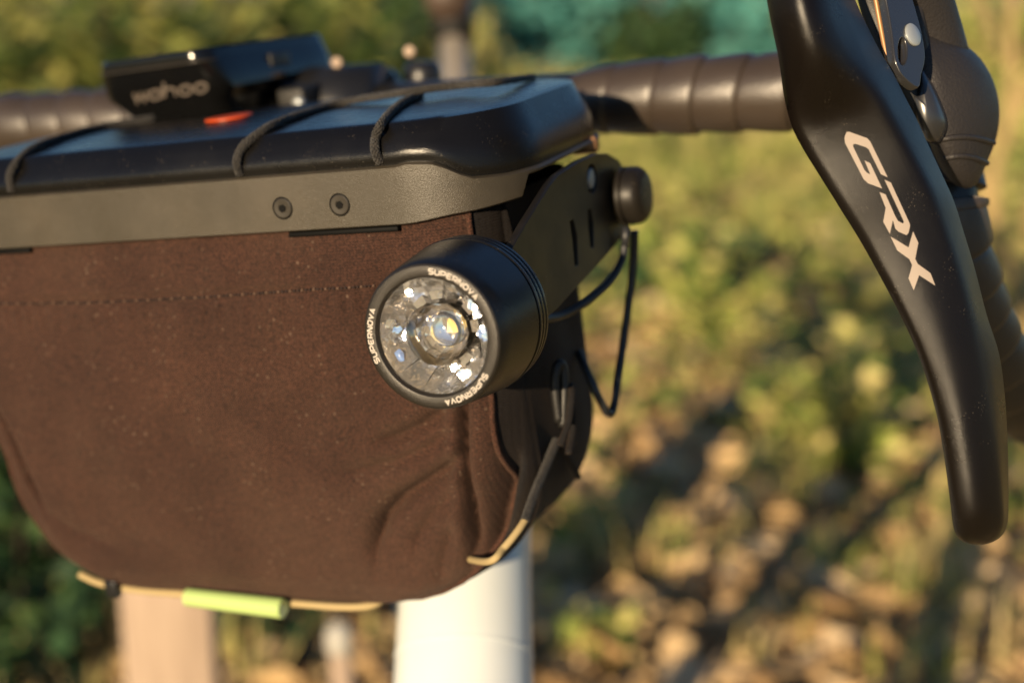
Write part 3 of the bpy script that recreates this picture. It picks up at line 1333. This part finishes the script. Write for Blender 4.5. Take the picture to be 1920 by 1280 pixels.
# cut facets standing proud of the bowl, some aimed to flash the sun at the camera
for k in range(34):
    t = rj.uniform(.12, .85)
    a = rj.gauss(2.5, .5) if k % 3 == 0 else (rj.gauss(.7, .6) if k % 3 == 1 else rj.gauss(4.6, .5))
    e_r = LX * math.sin(a) + LY * math.cos(a)
    r_ = RI - .5 + (8.0 - RI + .5) * t
    dep = 1.9 + 13.5 * t ** .72 - 1.3
    c = LC + LA * dep * mm + e_r * r_ * mm
    nb = (-LA * 9.5 - e_r * (13.5 * .72 * max(t, .1) ** -.28)).normalized()
    n_ = nb.lerp(hv, rj.choice((.1, .3, .6, .97, 1.0))).normalized()
    n_ = (n_ + Vector((rj.gauss(0, .04), rj.gauss(0, .04), rj.gauss(0, .04)))).normalized()
    x_ = (LA.cross(e_r) - n_ * LA.cross(e_r).dot(n_)).normalized()
    y_ = n_.cross(x_)
    w_, h_ = rj.uniform(.9, 2.1) * mm, rj.uniform(1.0, 2.6) * mm
    fv = [c + x_ * (w_ * p) + y_ * (h_ * q * (1 + .4 * p)) for p, q in ((-1, -.6), (.1, -1), (1, -.5), (.7, 1), (-.8, .8))] + [c - n_ * .0014]
    obj('facet', fv, [(0, 1, 2, 3, 4)] + [((i + 1) % 5, i, 5) for i in range(5)], M['chrome'], rf, smooth=False)
# stepped clear facets round the base of the reflector
for k in range(12):
    a0 = 2 * math.pi * k / 12 + .1
    a1 = a0 + 2 * math.pi / 12 * .7
    pts = []
    for dep, r0, r1 in ((8.5, 9.6, 12.2), (15.2, 7.6, 9.8)):
        for a, r_ in ((a0, r0), (a1, r0), (a1, r1), (a0, r1)):
            pts.append(LC + LA * (dep + (1.2 if k % 2 else 0)) * mm + (LX * math.sin(a) + LY * math.cos(a)) * r_ * mm)
    obj('facet', pts, loft([[0] * 4, [0] * 4])[1], M['chrome' if k % 3 else 'optic'], rf, smooth=False)
# smoked collar and the projecting lens in the middle
obj('lens_collar', *rev([(3.0, 6.0), (2.6, 6.5), (2.5, 8.9), (2.8, 9.3), (7, 8.8), (12, 8.0)], 64), M['collar'], lamp, auto=30)
obj('lens_cup', *rev([(16.4, .02), (16.2, 3.0), (14.4, 5.8), (11.5, 7.4), (8.0, 8.7)], 14, cap0=True), M['chrome'], lamp, auto=15)
obj('lens', *rev([(7.0, .02), (7.3, 1.8), (8.3, 3.7), (9.8, 5.1), (11.4, 5.7), (13, 5.0), (14, 3.2)], 48, cap0=True, cap1=True), M['optic'], lamp, auto=50)
m = frame(LC + LA * .0152, LX, LY, LA)
obj('led', *box(m, .0030, .0030, .0006), M['led'], lamp, smooth=False)
obj('led_board', *rev([(16.6, .02), (16.6, 7.6)], 40, cap0=True), M['black'], lamp, smooth=False)
obj('cover_glass', *rev([(1.45, .02), (1.4, 8), (1.35, RI - .1)], 72, cap0=True), M['pane'], lamp)

# bracket plate at the end of the lid, carrying the lamp
PU = 65.0
px_out = [(1030, 348), (1046, 328), (1086, 302), (1118, 288), (1140, 288), (1160, 300), (1178, 330), (1188, 380), (1180, 432), (1110, 508), (1046, 578), (1010, 610), (960, 620), (915, 560), (935, 500), (960, 465), (985, 420)]
holes = [[(1110 + 9.5 * math.cos(R(a)), 335 + 27 * math.sin(R(a))) for a in range(0, 360, 20)],
         [(1069, 415), (1075, 412), (1082, 440), (1084, 496), (1078, 499), (1074, 450)],
         [(1103, 393), (1108, 392), (1113, 420), (1113, 463), (1108, 465), (1104, 430)]]


def pl2(p):
    q = to_bag(on_u(p[0], p[1], PU))
    return (q.y * .001, q.z * .001)


v, f = plate([[pl2(p) for p in px_out]] + [[pl2(p) for p in h] for h in holes], .0028, .0004, frame(Bg(PU - 1.4, 0, 0), BV, BW, BU))
obj('bracket', v, f, M['bracket'], lamp, auto=35)
# arm joining plate and lamp
c0 = LC + LA * .038
c1 = on_u(985, 560, PU - 5)
obj('bracket_arm', *tube([c0, (c0 + c1) / 2, c1], [.013, .010, .008], 16), M['bracket'], lamp)
# thumb knob
kc = on_u(1160, 368, PU)
kn = obj('knob', *revolve(kc, BU, [(-.002, .0050), (.001, .0050), (.0012, .0100), (.002, .0108), (.0035, .0108), (.0037, .0098), (.0045, .0098), (.0047, .0108), (.0080, .0106), (.0095, .0098), (.0108, .0082), (.0112, .0060), (.0113, .001)], 40, True, True), M['bracket'], lamp, auto=35)
mk = MB()
for a in range(0, 360, 45):
    v2, f2 = stroke([(0, .0016), (.0010, .0032), (0, .0048)], .0007)
    mk.add([kc + BU * .01145 + (BV * (x * math.cos(R(a)) - y * math.sin(R(a))) + BW * (x * math.sin(R(a)) + y * math.cos(R(a)))) for x, y in v2], f2)
mk.obj('mark', M['grey_print'], kn, smooth=False)
# cables
kb = on_u(1173, 432, PU + 4)
obj('ferrule', *tube([on_u(1174, 425, PU + 4), on_u(1172, 462, PU + 3)], .0017, 10), M['cable'], lamp)
hb_ = on_u(1110, 335, PU - 1.5)
obj('hole_glint_disc', *revolve(hb_, BU, [(-.003, .0040), (0, .0040), (.0006, .0034), (.0008, .001)], 24, True, True), M['steel'], lamp, auto=40)  # steel disc added in the hole to catch a sky reflection
c_ = [on_u(1172, 455, PU + 3), on_u(1165, 490, PU + 2), on_u(1140, 530, PU), on_u(1095, 568, PU - 4), on_u(1050, 592, PU - 8), on_u(1010, 600, PU - 10)]
obj('cable', *tube(smooth_path(c_, 40), .0016, 10), M['cable'], lamp)
c_ = [on_u(1190, 432, PU + 4), on_u(1187, 500, PU + 2), on_u(1172, 620, PU - 2), on_u(1160, 700, PU - 4), on_u(1150, 765, PU - 5), on_u(1138, 772, PU - 6), on_u(1118, 735, PU - 8), on_u(1098, 690, PU - 12), on_u(1085, 660, PU - 16)]
obj('cable', *tube(smooth_path(c_, 60), .0016, 10), M['cable'], lamp)

# ------------------------------------------------------------------ bike computer
FL, FR, BR = at(158, 120, .604), at(392, 86, .578), at(630, 56, .668)
gx = (FR - FL)
gy = (BR - FR)
GW, GL = gx.length, gy.length
gx.normalize()
gz = gx.cross(gy.normalized()).normalized()
gy = gz.cross(gx)
GO = FL
gps = root('bike_computer', frame(GO + gx * GW / 2 + gy * GL / 2 - gz * .041, gx, gy, gz), 'black bike computer mounted above the bag lid', 'bike computer')


def gring(ins_f, ins_b, ins_s, z, r_):
    ins_r = min(ins_s, .004 + ins_s * .25)
    return [GO + gx * (q[0]) + gy * (q[1]) + gz * z for q in rrect(ins_s, GW - ins_r, ins_f, GL - ins_b, r_, nc=8, nu=6, nv=6)]


rings = [gring(.006, .006, .009, -.0006, .004), gring(.0015, .0015, .0050, -.0006, .0085), gring(.0004, .0004, .0040, -.0014, .009), gring(0, 0, .0034, -.004, .009), gring(.0002, .0002, .0031, -.0052, .009), gring(.001, .0003, .0028, -.0058, .0085),
         gring(.003, 0, .0012, -.011, .0085), gring(.0052, 0, .0004, -.0155, .0085), gring(.0066, .0004, .0004, -.0175, .008), gring(.009, .0014, .0048, -.022, .008), gring(.015, .003, .0105, -.031, .008), gring(.020, .007, .017, -.041, .007), gring(.024, .012, .021, -.0425, .005)]
case = obj('case', *loft(rings, True, True), M['gloss'], gps, auto=30)
eg = rings[4]
obj('edge_glint', *tube(smooth_path([p - gz * .0004 - gy * .0002 for p in eg[52:] + eg[:15]], 60), .00045, 6), M['screw'], gps)  # strip added to draw a sun highlight along the bezel
sc_ = gring(.007, .007, .0045, -.0002, .003)
obj('screen', sc_ + [p - gz * .0006 for p in sc_], [tuple(range(len(sc_)))], M['screen'], gps, smooth=False)
m = frame(GO + gx * (GW - .0012) + gy * GL * .52 - gz * .0095, gx, gy, gz)
obj('button', *box(m, .0016, .016, .006, .0007), M['matte'], gps, auto=40)
ct = bvh(case)
for i_, ch in enumerate('wahoo'):
    tv, tf, tw = text2d(ch, .2, 1.12)
    v, f = decal([(252 + (x + i_ * 1.12) / 5.6 * 142 - 2 * y, 192 - (x + i_ * 1.12) / 5.6 * 22 - y * 27) for x, y in tv], tf, ct, .00015)
    obj('lettering', v, f, M['grey_print'], case, smooth=False)

oc = hit(lid_tree, 430, 224, .0003) or on_v(420, 232, 70)
obj('mount_ring', *revolve(oc, BW, [(0, .008), (.0002, .0092), (.0008, .0092), (.0009, .0085), (.0009, .004)], 32, True, True), M['orange'], gps, auto=40)

# ------------------------------------------------------------------ bicycle
HA, HB = at(873, 1085, .628), at(868, 1330, .600)
hdir = (HB - HA).normalized()
bike = root('bicycle', Matrix.Translation((HB.x - .08, HB.y - .1, 0)), 'white bicycle with black drop handlebar seen from the front', 'bicycle')
# head tube and steerer
top = HA - hdir * .16
obj('head_tube', *tube([HA - hdir * .10, HA - hdir * .099, HA, HB, HB + hdir * .05], [.0275, .0285, .0292, .0300, .0308], 48), M['white'], bike, auto=40)
obj('headset_ring', *tube([HA.lerp(HB, .60), HA.lerp(HB, .612)], .0300, 48), M['white'], bike, auto=40)
obj('steerer', *tube([top, HA - hdir * .09], .0165, 24), M['black'], bike)
# bar: straight tops, bends, drops
A_, B_ = Bg(74, 171, 7), Bg(-228, 164, 22)
bx = (A_ - B_).normalized()
BE = A_ + bx * .075
path_top = [B_ - bx * .08, B_, A_ - bx * .15, A_ - bx * .10, A_ - bx * .06, A_ - bx * .02, A_, BE]
rad_top = [.0150, .0150, .0150, .0118, .0122, .0140, .0150, .0150]
drop = smooth_path([BE, BE + bx * .03 - BV * .012, at(1745, 235, .53), at(1768, 335, .512), at(1775, 450, .515), at(1806, 560, .53), at(1850, 655, .55), at(1905, 735, .575), at(1990, 790, .61), at(2100, 800, .65)], 40)
hb = obj('handlebar', *tube([B_ - bx * .08, A_, BE] + drop[1:], .0118, 20), M['black'], bike)


def wrap(c0, c1, d0, d1, r0, r1, parent, n=32):
    """one turn of bar tape: a sleeve with a rounded, proud edge and a slanted end"""
    rings = []
    ph, am_ = rnd.uniform(.1, .8), rnd.uniform(.0018, .0036)
    r1 += rnd.uniform(-.0001, .0004)
    prof = [(0, r0 - .0011), (.04, r0 - .0007), (.14, r0 - .0003), (.5, (r0 + r1) / 2 + .0003), (.84, r1 + .0005), (.94, r1 + .0004), (.99, r1 - .0001), (1.01, r1 - .0014)]
    for t, r_ in prof:
        c = c0.lerp(c1, t)
        d = d0.lerp(d1, t).normalized()
        x = (cu - d * cu.dot(d)).normalized()
        y = d.cross(x)
        rings.append([c + (x * math.cos(a) + y * math.sin(a)) * r_ + d * am_ * math.cos(a + ph) for a in (2 * math.pi * k / n for k in range(n))])
    return obj('tape_wrap', *loft(rings, False, False), M['tape'], parent, auto=40)


# tape on the tops (both sides of the stem)
def bar_pt(s):
    return A_ + bx * s


s = -.052
k = 0
while s < .078:
    l_ = .0187 + .002 * math.sin(k * 2.1)
    r_ = .0138 if k == 0 else (.0150 if k == 1 else .0156)
    wrap(bar_pt(s), bar_pt(s + l_ + .001), bx, bx, r_ if k else .0128, r_ + .0002, hb)
    s += l_
    k += 1
s = -.235
while s > -.40:
    wrap(bar_pt(s), bar_pt(s - .0195), -bx, -bx, .0152, .0154, hb)
    s -= .0187
# tape down the drop
acc, last = 0, None
pts = [drop[i] for i in range(12, len(drop))]
cum = [0]
for a, b in zip(pts, pts[1:]):
    cum.append(cum[-1] + (b - a).length)


def along(s):
    for i in range(len(pts) - 1):
        if s <= cum[i + 1] or i == len(pts) - 2:
            t = (s - cum[i]) / (cum[i + 1] - cum[i])
            return pts[i].lerp(pts[i + 1], t), (pts[i + 1] - pts[i]).normalized()


s = 0
while s < cum[-1] - .02:
    (p0, d0), (p1, d1) = along(s), along(s + .0175)
    wrap(p0, p1, d0, d1, .0148, .0152, hb)
    s += .0165

# stem, clamp and small fittings
SB = A_ + bx * -.165
stp = [SB + Vector((0, -.006, 0)), SB + Vector((.01, .03, .004)), top + Vector((0, -.01, .012)), top + Vector((0, .012, .012))]
obj('stem', *tube(stp, [.020, .018, .018, .019], 20), M['black'], bike)
obj('stem_clamp', *tube([SB - bx * .022, SB + bx * .022], .0205, 24), M['black'], bike)
for px, D in (((632, 118), .64), ((768, 97), .66)):
    c = at(*px, D)
    obj('stem_bolt', *revolve(c, -cd, [(-.004, .0026), (.001, .0026), (.0016, .002), (.0016, .0006)], 14, True, True), M['wood'], bike)
obj('top_cap', *revolve(at(792, 128, .665), Vector((0, 0, 1)), [(-.012, .009), (-.004, .009), (.001, .0085), (.003, .006), (.0032, .002)], 24, True, True), M['black'], bike)
m = frame(at(566, 186, .63), BU, BV, BW)
obj('mount_clamp', *box(m, .014, .02, .012, .002), M['matte'], bike, auto=40)
obj('mount_bolt', *revolve(at(560, 194, .619), -BV, [(-.003, .0026), (.001, .0026), (.0018, .0015), (.0018, .0005)], 14, True, True), M['steel'], bike)
mid = GO + gx * GW / 2 + gy * GL * .5 - gz * .026
obj('mount_arm', *tube([at(600, 176, .655), at(570, 178, .64), mid + gz * .008], [.005, .006, .006], 12), M['black'], bike)

# rear of the bicycle
F = Vector((0, 1, 0))
SP = at(850, 8, 1.26)
SPb = SP + Vector((.012, -.10, -.30))
obj('seat_post', *tube([SP - Vector((0, 0, .02)), SPb], .0136, 24), M['silver'], bike)
obj('seat_clamp', *tube([SP - Vector((0, .01, .03)), SP + Vector((0, .01, .006))], .019, 20), M['black'], bike)
rs = []
for t, hw, z in ((-.13, .018, .010), (-.10, .022, .020), (-.02, .030, .026), (.06, .055, .032), (.11, .070, .040), (.135, .055, .036), (.142, .02, .03)):
    rs.append([SP + Vector((hw * math.cos(a), t, z + (.016 if math.sin(a) > 0 else .020) * math.sin(a))) for a in (2 * math.pi * k / 24 for k in range(24))])
obj('saddle', *loft(rs), M['saddle'], bike)
BB = Vector((HB.x - .018, HB.y + .52, .30))
obj('top_tube', *tube([HA - hdir * .06 + F * .02, SPb], [.020, .017], 20), M['white'], bike)
obj('down_tube', *tube([HB + F * .02, BB], [.025, .024], 20), M['white'], bike)
obj('seat_tube', *tube([SPb - (SPb - BB).normalized() * -.02, BB], [.017, .019], 20), M['white'], bike)
WR = .345
fw = HB - BV * .10 - BW * .20
fw = Vector((fw.x - .03, fw.y - .03, WR - .003))
wax = BU


def wheel(c, axis):
    a_ = axis.normalized()
    x = (Vector((0, 0, 1)) - a_ * a_.z).normalized()
    y = a_.cross(x)
    out = []
    for R_, r_ in ((WR - .02, .020), (WR - .052, .011)):
        rings = []
        for i in range(64):
            t = 2 * math.pi * i / 64
            d = x * math.cos(t) + y * math.sin(t)
            rings.append([c + d * (R_ + r_ * math.cos(q)) + a_ * r_ * math.sin(q) for q in (2 * math.pi * k / 10 for k in range(10))])
        rings.append(rings[0])
        out.append(loft(rings, False, False))
    w_ = obj('wheel', *revolve(c - a_ * .05, a_, [(0, .008), (.01, .02), (.09, .02), (.10, .008)], 20, True, True), M['black'], bike)
    obj('tyre', *out[0], M['tyre'], w_)
    obj('rim', *out[1], M['black'], w_)
    for i in range(24):
        t = 2 * math.pi * i / 24
        d = x * math.cos(t) + y * math.sin(t)
        obj('spoke', *tube([c + d * .02 + a_ * (.03 if i % 2 else -.03), c + d * (WR - .058)], .001, 4), M['steel'], w_)


wheel(fw, wax)
for sgn in (-1, 1):
    crown = HB + hdir * .05 + BU * .042 * sgn
    obj('fork_leg', *tube(smooth_path([HB + hdir * .045, crown, (crown + fw + BU * .05 * sgn) / 2 + BV * .015, fw + BU * .052 * sgn], 16), .014, 14), M['white'], bike)
rw = Vector((BB.x - .018, BB.y + .43, WR))
wheel(rw, Vector((1, .035, 0)))
for sgn in (-1, 1):
    obj('chain_stay', *tube([BB + Vector((.03 * sgn, .02, 0)), rw + Vector((.065 * sgn, 0, 0))], .010, 10), M['white'], bike)
    obj('seat_stay', *tube([SPb + Vector((.015 * sgn, .01, -.02)), rw + Vector((.065 * sgn, 0, 0))], .008, 10), M['white'], bike)

# ---- hood (rubber body of the lever)
def inflate(out_px, D, front_t, back_t, steps=6, tilt=(0, 0)):
    """closed outline at a distance, rounded towards and away from the viewer"""
    cx = sum(p[0] for p in out_px) / len(out_px)
    cy = sum(p[1] for p in out_px) / len(out_px)
    ex = (max(p[0] for p in out_px) - min(p[0] for p in out_px)) / 2
    ey = (max(p[1] for p in out_px) - min(p[1] for p in out_px)) / 2
    rings = []
    for k in range(-steps, steps + 1):
        a = R(89.3) * k / steps
        s = math.cos(a) ** .8
        z = math.sin(a) * (back_t if k > 0 else front_t)
        bl = (1 - s) ** 1.2
        ring = []
        for x, y in out_px:
            dx, dy = x - cx, y - cy
            g_ = math.atan2(dy / ey, dx / ex)
            dx = dx * (1 - bl) + ex * math.cos(g_) * bl
            dy = dy * (1 - bl) + ey * math.sin(g_) * bl
            ring.append(at(cx + dx * s, cy + dy * s, D + z + tilt[0] * dx * s + tilt[1] * dy * s))
        rings.append(ring)
    return loft(rings)


def smooth_out(px, n):
    P = px[-1:] + px + px[:2]
    out = []
    m_ = len(px)
    for i in range(n):
        t = i / n * m_
        k = int(t)
        t -= k
        a, b, c, d = [Vector(q) for q in P[k:k + 4]]
        out.append(tuple(.5 * ((2 * b) + (c - a) * t + (2 * a - 5 * b + 4 * c - d) * t * t + (3 * b - a - 3 * c + d) * t ** 3)))
    return out


bulb = [(1705, 40), (1738, 46), (1770, 62), (1804, 80), (1838, 110), (1862, 150), (1874, 200), (1870, 252), (1852, 302), (1830, 346), (1802, 352), (1768, 322), (1735, 250), (1708, 170), (1696, 100)]
neck = [(1680, -90), (1716, -90), (1728, -10), (1742, 60), (1752, 130), (1735, 150), (1708, 60), (1690, -20)]
hm = MB()
hm.add(*inflate(smooth_out(bulb, 60), .482, .020, .026, 10, (.00008, 0)))
hm.add(*inflate(smooth_out(neck, 40), .472, .012, .018, 6))
hm.add(*tube(smooth_path([at(1752, 120, .484), at(1712, 10, .474), at(1682, -70, .464), at(1630, -150, .448), at(1570, -180, .434), at(1510, -170, .424)], 24), [.012 + .002 * math.sin(math.pi * i / 23) for i in range(24)], 20))
hood = hm.obj('hood', M['rubber'], bike)
for (xa, ya, xb, yb) in ((1762, 262, 1862, 268), (1772, 296, 1850, 306)):
    ht = bvh(hood)
    pts = [hit(ht, xa + (xb - xa) * i / 8, ya + (yb - ya) * i / 8 - 8 * math.sin(math.pi * i / 8), .0001) for i in range(9)]
    pts = [p for p in pts if p]
    if len(pts) > 3:
        obj('hood_ridge', *tube(smooth_path(pts, 20), .0010, 8), M['rubber'], hood)
for i, (x, y) in enumerate(((1728, 28), (1737, 46), (1750, 58), (1765, 66), (1780, 74))):
    c = at(x, y, .474)
    obj('hood_bump', *revolve(c - cr * .001, cd, [(-.0025, .0003), (-.002, .0013), (0, .002), (.002, .0014), (.0026, .0003)], 10, True, True), M['rubber'], hood)

# ---- pivot plate (blue-lit metal between lever and hood)
fo = [(1652, -40), (1696, -50), (1712, 0), (1728, 60), (1735, 108), (1728, 140), (1722, 165), (1695, 145), (1684, 126), (1678, 108), (1672, 60), (1662, 0)]
pcen = at(1700, 70, .441)
PN = cvec(.62, .22, -.75)                 # plate faces right and towards the viewer
PX = (cu.cross(PN)).normalized()
PX = (cr - PN * cr.dot(PN)).normalized()
PY = PN.cross(PX)


def on_plane(x, y, o, nrm):
    k = ray(x, y)
    return CAM + k * ((o - CAM).dot(nrm) / k.dot(nrm))


def pl3(p):
    q = on_plane(p[0], p[1], pcen, PN) - pcen
    return (q.dot(PX), q.dot(PY))


hole = [(1692.5 + 8.5 * math.cos(R(a)), 96.5 + 26 * math.sin(R(a))) for a in range(0, 360, 15)]
v, f = plate([[pl3(p) for p in smooth_out(fo, 36)], [pl3(p) for p in hole]], .0030, .0004, frame(pcen - PN * .0015, PX, PY, PN))
pv = obj('pivot_plate', v, f, M['plate'], bike, auto=35)
hc = on_plane(1692.5, 96.5, pcen - PN * .004, PN)
obj('hole_core', *revolve(hc, PN, [(0, .0058), (.0005, .0058)], 20, True, True), M['copper'], pv)
pc = on_plane(1710.5, 66, pcen, PN)
obj('pivot_pin', *revolve(pc, PN, [(-.002, .0037), (.0005, .0037), (.0009, .0032), (.0010, .0005)], 28, True, True), M['steel'], pv, auto=40)
# lower cheek under the plate and the dark body between
ck = [(1725, 125), (1745, 150), (1770, 205), (1776, 240), (1760, 268), (1735, 262), (1712, 215), (1700, 170), (1716, 170)]
obj('lever_body', *inflate(smooth_out(ck, 40), .462, .010, .018, 5), M['plate'], bike)
bd = [(1600, -60), (1665, -60), (1685, 20), (1705, 100), (1722, 160), (1735, 230), (1700, 210), (1660, 140), (1625, 60)]
obj('lever_core', *inflate(smooth_out(bd, 40), .458, .006, .016, 5), M['matte'], bike)
ed = [at(1637, -30, .444), at(1642, 0, .444), at(1651, 50, .444), at(1660, 95, .4435), at(1667, 122, .443)]
obj('return_spring', *tube(smooth_path(ed, 20), .0008, 8), M['copper'], bike)

# ---- lever blade
ST_ = [  # left edge, ridge, right edge (picture), bulge of the face, thickness
    ((1450, -185), (1520, -190), (1548, -190), 4, 10),
    ((1428, -130), (1536, -140), (1566, -140), 9, 15),
    ((1425, -70), (1545, -80), (1578, -80), 10, 15),
    ((1432, -30), (1556, -34), (1590, -34), 10, 15),
    ((1445, 40), (1570, 28), (1616, 28), 10, 15),
    ((1460, 112), (1594, 88), (1648, 92), 9, 15),
    ((1470, 180), (1622, 140), (1676, 140), 5.5, 15),
    ((1484, 236), (1648, 186), (1698, 184), 1.2, 14),
    ((1506, 280), (1668, 224), (1718, 222), .4, 13),
    ((1532, 322), (1690, 262), (1738, 266), .6, 12),
    ((1572, 386), (1718, 312), (1764, 322), 1.0, 11.5),
    ((1612, 450), (1745, 365), (1789, 378), 1.4, 11),
    ((1650, 518), (1770, 430), (1808, 438), 1.6, 11),
    ((1688, 590), (1795, 500), (1829, 508), 2.0, 11),
    ((1718, 655), (1818, 575), (1850, 590), 2.6, 11),
    ((1742, 725), (1838, 660), (1873, 662), 3.2, 11),
    ((1760, 795), (1854, 745), (1884, 740), 3.8, 11),
    ((1773, 875), (1868, 830), (1889, 820), 4.2, 11),
    ((1781, 935), (1876, 905), (1891, 895), 4.6, 11),
    ((1785, 968), (1880, 955), (1891, 950), 4.8, 10.5),
    ((1788, 988), (1880, 980), (1890, 975), 4.4, 9.5),
    ((1794, 1003), (1875, 998), (1885, 994), 3.8, 8),
    ((1804, 1013), (1865, 1011), (1874, 1008), 2.8, 6),
    ((1818, 1019), (1854, 1018), (1860, 1016), 1.4, 3),
    ((1834, 1021), (1840, 1021), (1842, 1021), .2, .8),
]
ST2 = []
for i in range(len(ST_) - 1):
    for t in ((0, .25, .5, .75) if i < len(ST_) - 2 else (0, .25, .5, .75, 1)):
        def cm(key):
            g_ = [ST_[max(i - 1, 0)], ST_[i], ST_[i + 1], ST_[min(i + 2, len(ST_) - 1)]]
            a, b, c, d = [key(q) for q in g_]
            return .5 * ((2 * b) + (c - a) * t + (2 * a - 5 * b + 4 * c - d) * t * t + (3 * b - a - 3 * c + d) * t ** 3)
        ST2.append((Vector((cm(lambda q: q[0][0]), cm(lambda q: q[0][1]))), Vector((cm(lambda q: q[1][0]), cm(lambda q: q[1][1]))),
                    Vector((cm(lambda q: q[2][0]), cm(lambda q: q[2][1]))), cm(lambda q: q[3]), cm(lambda q: q[4])))
rings = []
for i, (L_, M_, R_, bl, th) in enumerate(ST2):
    t = i / (len(ST2) - 1)
    D0 = interp(t, [(0, .4165), (.16, .4120), (.30, .4150), (.62, .4290), (1, .4470)]) if False else .4120 + .0045 * max(0, 1 - t / .16) ** 2 + .0385 * max(0, t - .16) ** 1.05
    wf = (M_ - L_).length / FPX * D0 * 1000          # face width in mm
    zl = wf * interp(t, [(0, .30), (.25, .22), (.44, .12), (.60, .03), (1, .03)])
    ring = []
    NF = 16
    for k in range(NF + 1):                           # the face, from left edge to ridge
        q = k / NF
        z = zl * (1 - q) - bl * math.sin(math.pi * q) ** .9
        if q < .10:
            z += 2.0 * (1 - q / .10) ** 2
        if q > .92:
            z += .35 * ((q - .92) / .08) ** 2
        ring.append(at(*(L_.lerp(M_, q)), D0 + z * mm))
    for k in range(1, 6):                             # the right facet
        q = k / 5
        z = .35 + (th * 1.1) * q ** 1.05
        ring.append(at(*(M_.lerp(R_, q ** .8)), D0 + z * mm))
    for k in range(1, 9):                             # the back
        q = k / 8
        z = th * 1.1 + .8 + (zl + 3.0 - th * 1.1 - .8) * q + th * .4 * math.sin(math.pi * q) ** .8
        pz = R_.lerp(L_, .04 + .94 * q)
        ring.append(at(*pz, D0 + z * mm))
    rings.append(ring)
blade = obj('lever_blade', *loft(rings), M['lever'], bike, auto=60)
bt = bvh(blade)


def z1(p):
    return (1560 + p[0] / 3.767, 220 + p[1] / 3.767)


G_ = [(88, 150), (92, 128), (105, 103), (122, 103), (248, 148), (270, 172), (392, 423), (345, 402), (258, 226), (240, 212), (168, 188), (150, 190), (148, 206), (228, 372), (246, 392), (270, 402), (230, 306), (270, 325), (353, 503), (255, 466), (224, 438), (92, 182)]
R2_ = [(370, 440), (415, 461), (546, 745), (551, 766), (540, 815), (526, 832), (470, 808), (447, 786), (430, 726), (408, 823), (362, 737), (379, 640), (335, 528), (378, 545), (448, 702), (466, 732), (498, 749), (508, 742), (500, 720)]
X_ = [(414, 843), (480, 882), (540, 919), (572, 805), (609, 886), (587, 1000), (605, 1035), (695, 1100), (729, 1188), (615, 1114), (577, 1220), (540, 1136), (566, 1044), (545, 1000), (462, 941)]
for P_ in (G_, R2_, X_):
    v2, f2 = plate([[z1(p) for p in P_]], 0, 0, Matrix())
    v, f = decal([(p.x, p.y) for p in v2], f2, bt, .00008, cuts=4)
    obj('lettering', v, f, M['print'], blade, smooth=True)
